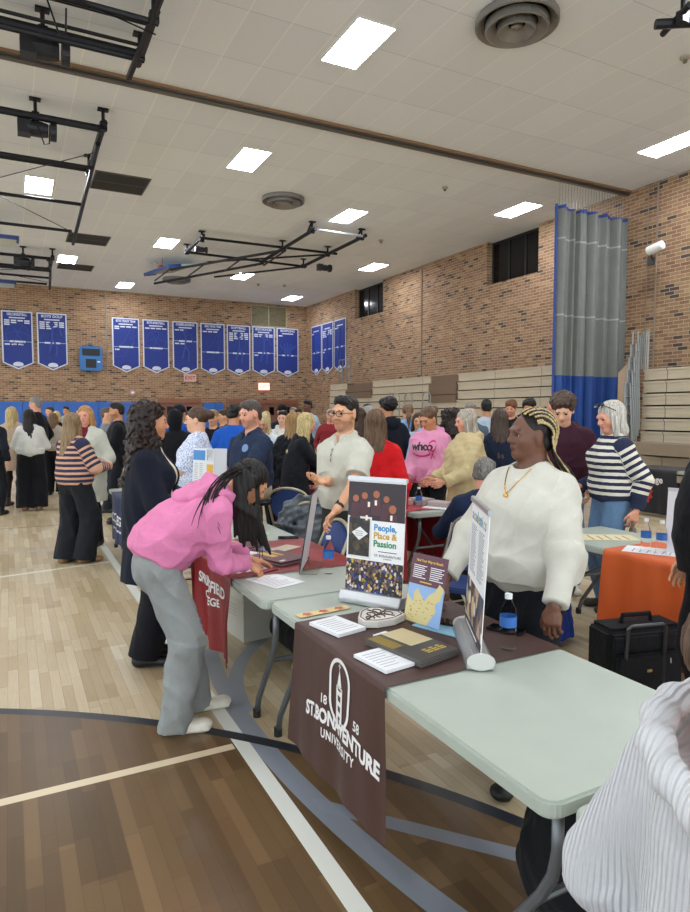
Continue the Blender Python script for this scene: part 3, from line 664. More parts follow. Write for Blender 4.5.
# ------------------------------------------------------------------ people
def tint_attr(me, cols):
    a = me.color_attributes.new('tint', 'FLOAT_COLOR', 'POINT'); a.data.foreach_set('color', np.c_[cols, np.ones(len(cols))].astype(F32).ravel())
def stripe_attr(me, s):
    a = me.attributes.new('stripe', 'FLOAT', 'POINT'); a.data.foreach_set('value', s.astype(F32))
def rotm(yaw, pitch, roll=0):
    cy, sy = math.cos(yaw), math.sin(yaw); cp, sp = math.cos(pitch), math.sin(pitch); cr, sr = math.cos(roll), math.sin(roll)
    Rz = np.array([[cy, -sy, 0], [sy, cy, 0], [0, 0, 1]]); Rx = np.array([[1, 0, 0], [0, cp, sp], [0, -sp, cp]]); Ry = np.array([[cr, 0, sr], [0, 1, 0], [-sr, 0, cr]])
    return Rz @ Rx @ Ry          # pitch > 0 looks down
def ik(a, t, L1, L2, pole):
    a = np.asarray(a, float); t = np.asarray(t, float); d = t-a; D = np.linalg.norm(d); D2 = min(max(D, .08), L1+L2-.004); dn = d/D; t = a+dn*D2
    x = (L1*L1-L2*L2+D2*D2)/(2*D2); hgt = math.sqrt(max(0, L1*L1-x*x)); p = np.asarray(pole, float); p = p-dn*p.dot(dn); return a+dn*x+nv(p)*hgt, t
SKIN = {'pale': '#e6b596', 'fair': '#dba681', 'tan': '#c98f69', 'olive': '#c08660', 'brown': '#8a5a3e', 'dark': '#6b4533', 'rosy': '#dd9f85'}
PCOUNT = [0]
def person(label, x, y, face, h=1.68, skin='fair', hair=('short', '#241c18'), top=None, bottom=None, shoes='#3a3530', pose=None, girth=1., fem=False, vox=.008, group=None, layer=None, gl=None, beard=None, hat=None, headscale=1., bust=None, legs=True, cat='person', handbag=None):
    PCOUNT[0] += 1; seed = PCOUNT[0]*17
    P = dict(lean=0, twist=0, head=(0, 5, 0), pel=(0, 0, 0), rh=None, lh=None, feet=((.11, 0, 0), (-.11, 0, 0)), rhand=None, lhand=None, side=0, rpole=None, lpole=None)
    P.update(pose or {}); S = h/1.70; vx = vox/S
    root = thing('person', label, cat, (x, y, P.get('z', 0)), math.radians(face-90), group)
    cz, sz = math.cos(math.radians(face-90)), math.sin(math.radians(face-90))
    for kk in ('r', 'l'):
        W = P.get(kk+'hw')
        if W is not None: dx, dy = W[0]-x, W[1]-y; P[kk+'h'] = ((dx*cz+dy*sz)/S, (-dx*sz+dy*cz)/S, W[2]/S)
    # spine
    th_tot = math.radians(P['lean']); tw_tot = math.radians(P['twist']); sd_tot = math.radians(P['side']); pel = np.array(P['pel'], float)
    N = 80; zs = np.linspace(.92, 1.62, N); pos = [np.array([0, 0, .92])+pel]; ang = []
    for i, z in enumerate(zs):
        s = z-.92; a = th_tot*(min(1, s/.16)*.72+min(1, s/.5)*.28); ang.append(a)
        if i: dz = zs[1]-zs[0]; sdv = sd_tot*min(1, s/.3); pos.append(pos[-1]+dz*np.array([math.sin(sdv), math.sin(a), math.cos(a)*math.cos(sdv)]))
    pos = np.array(pos); ang = np.array(ang)
    def T(px, py, pz):
        if pz <= .92: return np.array([px, py, pz])+pel
        q = [np.interp(pz, zs, pos[:, i]) for i in range(3)]; a = np.interp(pz, zs, ang); w = tw_tot*min(1, (pz-.92)/.4)
        X = px*math.cos(w)-py*math.sin(w); Y = px*math.sin(w)+py*math.cos(w)
        return np.array(q)+X*np.array([math.cos(sd_tot*min(1, (pz-.92)/.3)), 0, -math.sin(sd_tot*min(1, (pz-.92)/.3))])+Y*np.array([0, math.cos(a), -math.sin(a)])
    tsd = np.array([math.cos(tw_tot), math.sin(tw_tot)*math.cos(th_tot), 0]); tan = np.array([0, math.sin(th_tot), math.cos(th_tot)])
    g = girth; sw = (.147 if fem else .172)*(1+.3*(g-1)); bu = (.03 if fem else 0) if bust is None else bust
    hp = .168*(1+.75*(g-1)) if fem else .16*(1+.6*(g-1)); wa = (.125 if fem else .142)*g; chs = (.142 if fem else .16)*(1+.65*(g-1))
    def torso(o, zlo=.88, ztop=1.40, flare=0., loose=0.):
        A = []
        A.append(cone(T(0, -.005, .90), T(0, 0, 1.02), hp+o, (hp+wa)/2+o+loose, .112*g+o, .105*g+o+loose, tsd, k=.05, s=(.90, 1.02)))
        A.append(cone(T(0, 0, 1.02), T(0, .0, 1.14), (hp+wa)/2+o+loose, wa+o+loose, .108*g+o+loose, .1*g+o+loose, tsd, k=.06, s=(1.02, 1.14)))
        A.append(cone(T(0, .0, 1.14), T(0, .005, 1.27), wa+o+loose, chs+o+loose*.6, .1*g+o+loose, .108*(1+.5*(g-1))+o, tsd, k=.06, s=(1.14, 1.27)))
        A.append(cone(T(0, .005, 1.27), T(0, -.01, 1.375), chs+o, chs*.66+o*.8, .108*(1+.5*(g-1))+o, .07+o*.8, tsd, k=.05, s=(1.27, 1.375)))
        A.append(cone(T(0, -.012, 1.375), T(sw-.02, -.01, 1.338), .05+o*.8, .046+o*.8, k=.05)); A.append(cone(T(0, -.012, 1.375), T(-sw+.02, -.01, 1.338), .05+o*.8, .046+o*.8, k=.05))
        A.append(cone(T(0, -.01, 1.38), T(0, -.015, 1.43), .085+o*.3, .052+o*.2, .06+o*.3, .05+o*.2, tsd, k=.04, s=(1.39, 1.44)))
        if bu:
            for q in (-1, 1): A.append(ell(T(q*.07*g, .075*(1+.4*(g-1)), 1.235), (.062*(1+.6*(g-1))+o, .055+bu+o*.7, .062+o), k=.05, s=(1.24, 1.24)))
        if zlo < .88:
            A.append(cone(T(0, 0, .92), np.array([0, 0, zlo])+pel, hp+o, hp+o+flare, .115*g+o, .115*g+o+flare, tsd, flat=False, k=.05, s=(.92, zlo)))
        return A
    # arms
    arms = []
    for q, key in ((1, 'r'), (-1, 'l')):
        sh = T(q*sw, -.012, 1.330); tgt = P[key+'h']
        if tgt is None: tgt = T(q*(sw+.075), .03, .90)-np.array([0, 0, 0.03])
        pole = P[key+'pole'] or (q*.5, -1, -.25); el, wr = ik(sh, tgt, .285, .25, pole)
        hd = P[key+'hand'] or {}; d = nv(hd.get('dir', wr-el)); pn = np.asarray(hd.get('palm', (-q, .15, 0)), float); pn = nv(pn-d*pn.dot(d)); arms.append((q, sh, el, wr, d, pn, hd.get('curl', 22), hd.get('spread', 4)))
    # legs
    lg = []
    for q, f in ((1, P['feet'][0]), (-1, P['feet'][1])):
        hip = np.array([q*.092*(1+.4*(g-1)), 0, .90])+pel; fz = f[3] if len(f) > 3 else 0; an = np.array([f[0], f[1]-.03, .085+fz])
        kn, an2 = ik(hip, an, .42, .415, (q*.1+math.sin(math.radians(-f[2])), 1, .0)); fa = math.radians(f[2]); fd = np.array([-math.sin(fa), math.cos(fa), 0]); lg.append((q, hip, kn, an2, fd))
    # head
    nb = T(0, -.012, 1.43); hy, hpch, hr = [math.radians(v) for v in P['head']]; Rh = rotm(hy, hpch, hr)
    hc = nb+tan*.052+Rh @ np.array([0, .012, .1]); hs = headscale
    def Hd(a, b, c): return hc+Rh @ (np.array([a, b, c])*hs)
    sk = np.array(srgb(SKIN.get(skin, skin))); lip = sk*np.array([.82, .5, .5]) if skin not in ('dark', 'brown') else sk*np.array([.9, .6, .62])
    hcol = np.array(srgb(hair[1])); E_ = lambda a, b, c, r, **k: ell(Hd(a, b, c), tuple(v*hs for v in r), Rh, **k)
    B = [cone(Hd(-.019, .0865, .0095), Hd(-.043, .081, .0085), .0042*hs, k=.006), cone(Hd(.019, .0865, .0095), Hd(.043, .081, .0085), .0042*hs, k=.006), E_(0, -.012, .028, (.073, .092, .084)), E_(0, .022, -.03, (.058*(1+.12*(g-1)), .064, .078), k=.03), E_(0, .062, -.088, (.024, .02, .02), k=.03),
         E_(.033, .05, -.028, (.026, .024, .028)), E_(-.033, .05, -.028, (.026, .024, .028)), cone(Hd(-.032, .079, .022), Hd(.032, .079, .022), .011*hs, k=.02),
         cone(Hd(0, .082, .012), Hd(0, .103, -.024), .0075*hs, .0115*hs, k=.012), E_(.0105, .094, -.029, (.0085, .0095, .007), k=.008), E_(-.0105, .094, -.029, (.0085, .0095, .007), k=.008),
         E_(0, .083, -.0515, (.02, .0105, .0065), k=.006), E_(0, .081, -.0615, (.017, .0105, .0075), k=.006)]
    for q in (1, -1): B.append(E_(q*.074, -.005, -.005, (.009, .019, .031), k=.008))
    B.append(cone(Hd(0, -.025, -.055), nb-tan*.03, .054*(1+.35*(g-1)), .06*(1+.35*(g-1)), k=.035))
    B += [dict(p, k=.04) for p in torso(-.02)]
    for q, sh, el, wr, d, pn, curl, spread in arms:
        gm = 1+.5*(g-1); r0, r1, r2 = (.043*gm, .036*gm, .0255*(1+.2*(g-1))) if fem else (.05*gm, .04*gm, .03)
        B.append(cone(sh, el, r0, r1, k=.035)); B.append(cone(el, wr, r1, r2, r1, r2*.8, pn, k=.03))
        sd = nv(np.cross(d, pn)); hsz = .92 if fem else 1.04
        if np.dot(sd, np.cross(pn, d)) > 0: pass
        th_side = sd if np.dot(np.cross(d, sd), pn)*q < 0 else -sd      # thumb side
        pe = wr+d*.088*hsz
        B.append(cone(wr+d*.012, pe-d*.008, .027*hsz, .038*hsz, .0165*hsz, .0135*hsz, sd, k=.018))
        if vox > .0095:
            B.append(cone(pe, pe+nv(d*math.cos(math.radians(curl*1.4))+pn*math.sin(math.radians(curl*1.4)))*.06, .033, .026, .011, .009, sd, k=.01))
            B.append(cone(wr+d*.03+th_side*.03, wr+d*.07+th_side*.05+pn*.015, .012, .01, k=.01)); continue
        for i in range(4):
            o = (i-1.5)*.0205*hsz; ln = (.038, .044, .041, .031)[i]*hsz; rr = .0088*hsz; p = pe+th_side*(-o if True else o)-d*.006*abs(i-1.2)
            fd = nv(d+th_side*(-o)*spread); c = math.radians(curl*(1+.12*i)); aa = 0
            B.append(cone(p-d*.03, p, rr, k=.012))
            for j, (fl, fr) in enumerate(((1., rr), (.62, rr*.93), (.5, rr*.85))):
                aa += c*(.75 if j == 0 else 1); dr = nv(fd*math.cos(aa)+pn*math.sin(aa)); p2 = p+dr*ln*fl; B.append(cone(p, p2, fr, fr*.93, k=.005)); p = p2
        t0 = wr+d*.022+th_side*.018; t1 = wr+d*.05+th_side*.042+pn*.012; t2 = t1+nv(d*.75+th_side*.35+pn*.45)*.034*hsz; t3 = t2+nv(d*.95+pn*.35)*.026*hsz
        B += [cone(t0, t1, .017*hsz, .0135*hsz, k=.02), cone(t1, t2, .0118*hsz, .0105*hsz, k=.006), cone(t2, t3, .0105*hsz, .0088*hsz, k=.004)]
    if legs:
        for q, hip, kn, an, fd in lg: B += [cone(hip, kn, .07, .05, k=.04), cone(kn, an, .048, .033, k=.03), cone(an-np.array([0, 0, .045]), an+fd*.13-np.array([0, 0, .06]), .026, .022, .024, .018, k=.02)]
    subs = [E_(.031, .099, .004, (.0165, .017, .012), k=.012), E_(-.031, .099, .004, (.0165, .017, .012), k=.012)]
    V, Q = solid(B, vx, subs); cols = np.tile(sk, (len(V), 1))
    def paint(p, c, thr=0., f=1.):
        m = pval(p, V[:, 0], V[:, 1], V[:, 2]) < thr; cols[m] = cols[m]*(1-f)+np.array(c)*f
    if beard: 
        paint(E_(0, .03, -.075, (.075, .08, .052)), np.array(srgb(beard)), 0, .45); paint(E_(0, .09, -.043, (.03, .03, .011)), np.array(srgb(beard)), 0, .5)
        paint(E_(0, .01, -.04, (.09, .022, .045)), np.array(srgb(beard)), 0, .3)
    paint(E_(0, .088, -.0565, (.0215, .02, .0115)), lip)
    for q in (1, -1): paint(cone(Hd(q*.016, .09, .022), Hd(q*.046, .08, .0225), .0058*hs), hcol*.9 if hair[0] != 'gray' else hcol*.6, 0, .8)
    paint(E_(.04, .06, -.03, (.02, .03, .02)), sk*np.array([1.04, .86, .84]), 0, .35); paint(E_(-.04, .06, -.03, (.02, .03, .02)), sk*np.array([1.04, .86, .84]), 0, .35)
    me = np_mesh('body', V, Q, S); tint_attr(me, cols); body = link('body', me, skin_mat(), root)
    if vox < .0125:
        for q in (1, -1):
            c = Hd(q*.031, .0768, .0025)*S; r = .0125*S*hs; m = MB(); nn = 12
            Mx = Matrix([[*(Rh[i]*np.array([r, r, r*.66])), c[i]] for i in range(3)]+[[0, 0, 0, 1]]); rings = [(math.sin(a), math.cos(a)) for a in np.linspace(0.001, math.pi/1.6, 9)]
            W = Mx @ R3('X', -90)
            for (i0, i1, mi) in ((0, 2, 2), (2, 5, 1), (5, 8, 0)):
                m.cur = mi; m.lathe([rings[i] for i in range(i0, i1+1)], nn, M=W)
            me2 = m.mesh('eye'); [me2.materials.append(z_) for z_ in (EYEW, EYEI, EYEP)]; link('eye', me2, None, body, smooth=True)
    # clothes
    def garment(name, prims, mat, cuts=(), subs=(), amp=.006, wf=22., v=None, stretch=(1, 1, .55)):
        r = solid(prims, v or vx, subs, cuts, wrinkle(seed+len(name), amp, wf, stretch) if amp else None)
        if r is None: return None
        V, Q = r; me = np_mesh(name, V, Q, S); best = np.full(len(V), 9.); st = np.zeros(len(V))
        for p in prims:
            d, tc = pval(p, V[:, 0], V[:, 1], V[:, 2], True); m = d < best; best[m] = d[m]; st[m] = ((p['s'][0]+(p['s'][1]-p['s'][0])*tc) if p.get('arm') else V[:, 2]+0*tc)[m]
        stripe_attr(me, st); return link(name, me, mat, root)
    out = dict(root=root, body=body, Hd=Hd, Rh=Rh, S=S, T=T, arms=arms, legs=lg)
    def upper(tp, key, extra=0.):
        o = tp.get('o', .014)+extra; hem = tp.get('hem', .86); sl = tp.get('sleeve', 1.); lo = tp.get('loose', .01); pr = torso(o, min(hem, .879) if hem < .88 else .88, flare=tp.get('flare', .01), loose=lo)
        for q, sh, el, wr, d, pn, cu, sp in arms:
            ar = tp.get('arm', .016)+extra; gm = 1+.5*(g-1); r0 = (.043 if fem else .05)*gm+ar; r1 = (.036 if fem else .04)*gm+ar; r2 = .027+ar*.75
            if sl >= 1: 
                pr.append(dict(cone(sh, el, r0, r1, k=.045, s=(1.36, 1.08)), arm=1)); e = wr-nv(wr-el)*.008*(1 if sl == 1 else 0)-nv(wr-el)*(sl-1)*.1; pr.append(dict(cone(el, e, r1, r2, flat=True, k=.03, s=(1.08, .83)), arm=1))
                if tp.get('cuff'): pr.append(cone(e-nv(wr-el)*.05, e+nv(wr-el)*.004, r2*.86, r2*.82, flat=True, k=.01, s=(.86, .83)))
            elif sl > .5: e = el+(wr-el)*(sl-.5)*2; pr.append(cone(sh, el, r0, r1, k=.045)); pr.append(cone(el, e, r1, r1*.95, flat=True, k=.03))
            elif sl > 0: pr.append(cone(sh, sh+(el-sh)*sl*2, r0+.004, r0+.008, flat=True, k=.04, s=(1.36, 1.2)))
        if tp.get('hood'):
            pr += [ell(T(0, -.105, 1.42), (.115, .06, .075), k=.03), cone(T(-.1, -.065, 1.44), T(-.055, .085, 1.37), .04, .028, k=.018), cone(T(.1, -.065, 1.44), T(.055, .085, 1.37), .04, .028, k=.018)]
        if tp.get('turtle'): pr.append(cone(nb-tan*.01, nb+tan*.06, .066, .063, k=.01))
        if tp.get('collar'):
            pr += [cone(T(-.06, -.03, 1.435), T(-.05, .06, 1.395), .016, .014, .028, .02, k=.01), cone(T(.06, -.03, 1.435), T(.05, .06, 1.395), .016, .014, .028, .02, k=.01), cone(T(-.06, -.045, 1.44), T(.06, -.045, 1.44), .022, k=.01)]
        sb = [] if tp.get('turtle') else [cone(T(0, .0, 1.445)-tan*tp.get('drop', .03), T(0, .02, 1.53), tp.get('neck', .058), .085, k=.01)]
        if tp.get('collar'): sb.append(ell(T(0, .105, 1.40), (.02, .06, .05), k=.01))
        if tp.get('offshoulder'): sb.append(ell(T(.055, -.04, 1.46), (.185, .155, .165), k=.01))
        if tp.get('open'): sb.append(cone(T(0, .16, .5), T(0, .12, 1.40), .07, .06, .14, .10, k=.02))
        cuts = []
        if hem >= .88: 
            c0 = T(0, 0, hem); nn = nv(T(0, 0, hem)-T(0, 0, hem+.03)) if hem > .92 else np.array([0, 0, -1.])
            ftop = lambda X, Y, Z, c0=c0, nn=nn: np.where(((X-c0[0])**2+(Y-c0[1])**2) < .16, (X-c0[0])*nn[0]+(Y-c0[1])*nn[1]+(Z-c0[2])*nn[2], -1.)
            # only the trunk is cut at the hem, sleeves hang lower
            cuts = []
            pr[0] = cone(c0, T(0, 0, max(1.03, hem+.05)), hp+o+tp.get('bottomflare', 0), (hp+wa)/2+o+lo, .112*g+o+tp.get('bottomflare', 0), .108*g+o+lo, tsd, flat=True, k=.035, s=(hem, 1.03))
            if hem > 1.0: pr[1] = cone(c0, T(0, 0, 1.14 if hem < 1.1 else hem+.03), wa+o+lo, wa+o+lo, .1*g+o+lo, .1*g+o+lo, tsd, flat=True, k=.03, s=(hem, 1.14))
        else:
            zc = hem+pel[2]; cuts = [lambda X, Y, Z: np.where((np.abs(X) < hp+o+.02+max(0., tp.get('flare', .01))) & (Z < zc+.04), zc-Z, -1.)] if tp.get('cutlow', True) else []
        if tp.get('hemrib'): pr.append(cone(T(0, 0, hem), T(0, 0, hem+.055), hp+o+.004, hp+o+.006, .11*g+o+.004, .11*g+o+.006, tsd, flat=True, k=.012, s=(hem, hem+.055)))
        gm_ = garment(tp.get('name', 'top'), pr, tp['mat'], cuts, sb, tp.get('amp', .006), tp.get('wf', 22.)); out[key] = gm_; return gm_
    if bottom:
        w = bottom.get('w', (.088, .07, .065)); o = bottom.get('o', .01); nm = bottom.get('name', 'trousers')
        pr = [cone(T(0, -.005, .90), T(0, 0, bottom.get('waist', 1.02)), hp+o, (hp+wa)/2+o-.004, .112*g+o, .102*g+o-.004, tsd, flat=False, k=.04, s=(.9, 1.0))]
        if nm in ('skirt', 'dress'): pr.append(cone(np.array([0, 0, .92])+pel, np.array([0, 0, bottom.get('hem', .5)])+pel, hp+o, hp+o+bottom.get('flare', .05), .115*g+o, .12*g+o+bottom.get('flare', .05), flat=True, k=.03, s=(.92, .5)))
        else:
            for q, hip, kn, an, fd in lg:
                e = an-np.array([0, 0, bottom.get('drop', .02)]); gg = 1+.5*(g-1); pr.append(cone(hip, kn, w[0]*gg, w[1]*gg, k=.04, s=(.9, .5))); pr.append(cone(kn, e, w[1]*gg, w[2], k=.035, flat=True, s=(.5, .06)))
                pr.append(ell(hip+np.array([0, -.05, .0]), (.075*gg, .07*gg, .085), k=.04))
        out['bottom'] = garment(nm, pr, bottom['mat'], amp=bottom.get('amp', .008)*.8, wf=24., stretch=(1, 1, .2))
    if top: upper(top, 'top')
    if layer: upper(layer, 'layer', .012)
    if shoes and legs:
        sm = flat(shoes, .5, 0, .08) if isinstance(shoes, str) else shoes[0]; pr_x = 1.
        sol = flat('#d9d6cc' if not isinstance(shoes, str) else '#2a2622', .6)
        for q, hip, kn, an, fd in lg:
            z = np.array([0, 0, 1.]); b0 = an-z*.085; sdv = np.cross(fd, z)
            pr = [cone(b0-fd*.035+z*.038, b0+fd*.15+z*.03, .038, .045, .036, .028, sdv, k=.03), cone(b0+z*.04-fd*.02, an+z*.03-fd*.01, .042, .046, .048, .052, sdv, k=.04), ell(b0+fd*.165+z*.03, (.038, .038, .028), k=.03)]
            if not isinstance(shoes, str): pr = [dict(p, k=.02) for p in pr]+[cone(b0-fd*.05+z*.016, b0+fd*.175+z*.016, .043, .047, .016, .016, sdv, k=.008)]
            r = solid(pr, min(vx, .009), (), [lambda X, Y, Z, zz=b0[2]+.001: zz-Z])
            if r: s_ = link('shoe', np_mesh('shoe', r[0], r[1], S), sm, root)
            soles = [cone(b0-fd*.03+z*.008, b0+fd*.16+z*.008, .036, .043, .0105, .0105, sdv, k=.01)]; r = solid(soles, min(vx, .009), (), [lambda X, Y, Z, zz=b0[2]: zz-Z, lambda X, Y, Z, zz=b0[2]: Z-zz-.018])
            if r: link('sole', np_mesh('sole', r[0], r[1], S), sol, s_)
    # hair
    st = hair[0]; hv = min(vx, .009) if vox < .0125 else vx*.9; hm = hair_mat(hair[1], hair[2] if len(hair) > 2 else None); dn = np.array([0, 0, -1.])
    face = E_(0, .1, -.05, (.074, .085, .1), k=.02)
    pr = [E_(0, -.02, .037, (.081, .1, .087), k=.02)]; dsp = strands(hc, .0018*(1 if vox < .01 else 0)); cuts = []; sb = [face]
    if st in ('short', 'gray'):
        pr = [E_(0, -.02, .04, (.0775, .097, .085), k=.02), E_(0, .038, .088, (.055, .045, .03), k=.025), E_(0, -.055, -.02, (.066, .05, .05), k=.02)]; sb += [E_(0, .0, -.12, (.12, .13, .07), k=.015), E_(.09, .02, -.03, (.03, .05, .05), k=.015), E_(-.09, .02, -.03, (.03, .05, .05), k=.015), E_(0, .13, .02, (.1, .06, .07), k=.015)]; dsp = curls(seed, .0035, 85)
    elif st == 'curlyshort': pr += [E_(0, .035, .085, (.075, .06, .045), k=.02), E_(.0, -.03, .06, (.094, .105, .09), k=.02)]; sb.append(E_(0, .0, -.12, (.12, .13, .08), k=.015)); dsp = curls(seed, .008, 75)
    elif st == 'bun': pr += [ell(Hd(0, -.125, .045), .046*hs, k=.01)]; sb.append(E_(0, .0, -.12, (.12, .11, .085), k=.015))
    elif st == 'pony': p0 = Hd(0, -.12, .05); pr += [ell(p0, .03, k=.01), cone(p0, p0+Rh @ np.array([0, -.05, 0])+dn*.12, .032, .035, k=.02), cone(p0+Rh @ np.array([0, -.05, 0])+dn*.12, p0+Rh @ np.array([0, -.04, 0])+dn*.27, .035, .012, k=.02)]; sb.append(E_(0, .0, -.12, (.12, .11, .085), k=.015))
    elif st in ('long', 'bob', 'curlylong'):
        Ln = hair[3] if len(hair) > 3 else (.16 if st == 'bob' else .32); p0 = Hd(0, -.05, .01); p1 = p0+dn*Ln*.55+Rh @ np.array([0, -.03, 0]); p2 = p0+dn*Ln-np.array(tan)*0
        a = T(0, -.13*g, 1.30); p2 = np.array([a[0]*.5+p2[0]*.5, min(a[1], p2[1]) if st != 'bob' else p2[1], p2[2]])
        wd_ = 1.55 if st == 'curlylong' else 1.; fw = -.03 if st == 'curlylong' else .012; side = Rh[:, 0]
        pr += [cone(p0, p1, .085*wd_, .09*wd_, .062*wd_, .05*wd_, side, k=.03), cone(p1, p2, .09*wd_, .06*wd_, .05*wd_, .028*wd_, side, k=.03)]
        for q in (1, -1): pr.append(cone(Hd(q*.068, fw, .0), Hd(q*.078, .0, 0)+dn*(Ln*.55), .024*wd_, .026*wd_, .034*wd_, .026*wd_, side, k=.025))
        if st == 'curlylong': pr += [E_(0, -.035, .045, (.108, .115, .092), k=.03)]; sb.append(E_(0, .125, -.03, (.13, .07, .13), k=.02)); dsp = curls(seed, .015, 82)
        elif vox < .013: dsp = strands(hc, .0028, 22)
    elif st == 'bald': pr = [E_(0, -.03, -.01, (.078, .085, .05), k=.02)]; sb.append(E_(0, .0, .075, (.09, .12, .06), k=.01)); sb.append(E_(0, .0, -.115, (.12, .13, .07), k=.015))
    elif st == 'hood': pr = [E_(0, -.02, .03, (.098, .12, .115), k=.02), cone(Hd(0, -.03, -.05), nb, .09, .08, k=.04)]; dsp = None; hm = hair[3]
    if st == 'none': r = None
    else: r = solid(pr+(hair[4] if len(hair) > 4 else []), hv, sb, cuts, dsp)
    if r: out['hair'] = link('hood' if st == 'hood' else 'hair', np_mesh('hair', r[0], r[1], S), hm, root)
    if hat:
        kind, cc = hat; pr = [E_(0, -.018, .055, (.089, .108, .078), k=.02)]; cc = cloth_mat(cc); zc = .03
        r = solid(pr, hv, [E_(0, 0, -.04, (.13, .16, .075), k=.004)])
        if r: ht = link('hat', np_mesh('hat', r[0], r[1], S), cc, root)
        if kind == 'cap': r = solid([cone(Hd(0, .07, .04), Hd(0, .16, .03), .066, .05, .006, .005, Rh[:, 0], k=.01)], .006); link('brim', np_mesh('brim', r[0], r[1], S), cc, ht)
    if gl:
        m = MB(); Mx = Matrix([[*(Rh[i]*S*hs), (hc*S)[i]] for i in range(3)]+[[0, 0, 0, 1]]); th = gl[1]
        for q in (1, -1): m.tube([Mx @ Vector((q*.031+.0235*math.cos(a)*(1 if gl[2] else 1.1), .104, .002+(.0185 if not gl[2] else .022)*math.sin(a))) for a in [2*math.pi*k/16 for k in range(17)]], th, 6, False); m.tube([Mx @ Vector((q*.056, .103, .008)), Mx @ Vector((q*.074, .06, .008)), Mx @ Vector((q*.078, -.005, .006))], th, 6)
        m.tube([Mx @ Vector((-.009, .104, .004)), Mx @ Vector((.009, .104, .004))], th, 6); m.build('glasses', flat(gl[0], .3), root)
    return out
EYEW = flat('#e9e4de', .2, 0, .01); EYEI = flat('#3a2a20', .15, 0, .05); EYEP = flat('#060505', .1, 0, 0)
def pants(c, w=(.088, .07, .062), kind='weave', name='trousers', **k): return dict(mat=cloth_mat(c, kind), w=w, name=name, **k)
def shirt(c, kind='weave', name='shirt', **k): return dict(mat=cloth_mat(c, kind) if isinstance(c, str) else c, name=name, **k)
def wpt(o, p):    # person-local reference coordinates -> world
    r = o['root']; return Matrix.Translation(r.location) @ Matrix.Rotation(r.rotation_euler.z, 4, 'Z') @ Vector([v*o['S'] for v in p])
def decal(me, target, M, mat, parent, name='print', off=.003):
    """lay a flat graphic onto a garment: cast every vertex along the local -Z of M"""
    me = me.copy(); bm = bmesh.new(); bm.from_mesh(me)
    bmesh.ops.triangulate(bm, faces=bm.faces)
    for _ in range(2):
        le = [e for e in bm.edges if e.calc_length() > .02]
        if not le: break
        bmesh.ops.subdivide_edges(bm, edges=le, cuts=1)
    bvh = BVHTree.FromPolygons([v.co.copy() for v in target.data.vertices], [tuple(p.vertices) for p in target.data.polygons]); d = (M.to_3x3() @ Vector((0, 0, -1))).normalized(); bad = []
    for v in bm.verts:
        p = M @ v.co; h = bvh.ray_cast(p, d, 1.)
        if h[0] is None: bad.append(v)
        else: v.co = h[0]-d*off
    if bad: bmesh.ops.delete(bm, geom=bad, context='VERTS')
    bm.to_mesh(me); bm.free(); me.materials.clear(); me.materials.append(mat); return link(name, me, None, parent)
# ------------------------------------------------------------------ the people
PALMUP = dict(dir=(0, .9, .1), palm=(0, 0, 1), curl=18)
sneak = (NT('sneaker').m,)
_s = NT('sneaker_leather'); _s.set(_s.mix(_s.noise(_s.obj(), 40, 2), srgb('#cfc9b8'), srgb('#e6e1d4')), .45); SNEAK = (_s.m,)
# bending girl in the pink hoodie
girl = person('young person in a bubblegum pink hoodie and grey sweatpants bending over the table to write', .72, 3.40, -8, 1.66, 'tan', ('none', '#14100f'),
    shirt('#d880aa', name='hoodie', o=.032, loose=.025, arm=.034, cuff=True, hem=.95, hemrib=True, amp=.013, wf=19), pants('#8d9190', (.105, .095, .088), name='sweatpants', amp=.015, drop=.065), shoes=SNEAK, fem=True, vox=.0055,
    pose=dict(lean=68, pel=(0, -.06, -.01), head=(-4, 40, 0), rhw=(1.145, 3.40, .815), lhw=(1.22, 3.60, .80), rhand=dict(dir=(.05, .8, -.45), palm=(-.3, 0, -1), curl=42), lhand=dict(dir=(.1, .9, -.2), palm=(0, 0, -1), curl=14), feet=((.1, .03, -6), (-.12, .17, 4)), rpole=(.5, -.6, -.6)))
Hd, Tg = girl['Hd'], girl['T']; hm = hair_mat('#15100f'); Rg = girl['Rh']
pr = [ell(Hd(0, -.022, .036), (.082, .1, .088), Rg, k=.02)]
hang = np.array([0, .02, -1.])
for i in range(9):       # hair falling forward past the face on the viewer's side
    a = Hd(.066+.002*i, -.11+.0125*i, .02); b = a+hang*(.2)+np.array([.012, .004*i-.02, 0]); c = b+hang*(.17+.02*(i % 3))+np.array([.0, -.01+.01*i, 0]); r = .026
    pr += [cone(a, b, r, r*.8, k=.012), cone(b, c, r*.8, .008, k=.012)]
for i in range(5):
    a = Hd(-.06, -.06+.03*i, .02); b = a+hang*.2; pr += [cone(a, b, .02, .012, k=.012), cone(b, b+hang*.12, .012, .005, k=.01)]
r = solid(pr, .005, [ell(Hd(0, .1, -.05), (.074, .085, .1), Rg, k=.02), ell(Hd(0.085, .055, -.04), (.035, .05, .06), Rg, k=.01)], (), strands(Hd(0, 0, 0), .002, 24)); hg = link('hair', np_mesh('hair', r[0], r[1], girl['S']), hm, girl['root'])
m = MB(); S_ = girl['S']; rg = np.random.RandomState(4)
for i in range(16):      # loose strands over the hood and shoulder
    a = Hd(.03+.04*rg.rand(), -.09+.05*rg.rand(), .04+.03*rg.rand())*S_; k = rg.rand(); sh = Tg(.12+.06*k, -.04-.07*rg.rand(), 1.36-.1*k)*S_+np.array([.02, .0, .055]); e = sh+np.array([.03, -.06+.16*rg.rand(), -.13-.05*rg.rand()])
    mid = (a+sh)/2+np.array([.02, -.03, .045]); pts = [(1-t)**3*a+3*(1-t)**2*t*mid+3*(1-t)*t*t*sh+t**3*e for t in np.linspace(0, 1, 12)]; m.tube(pts, [.004]*9+[.003, .002, .001], 5)
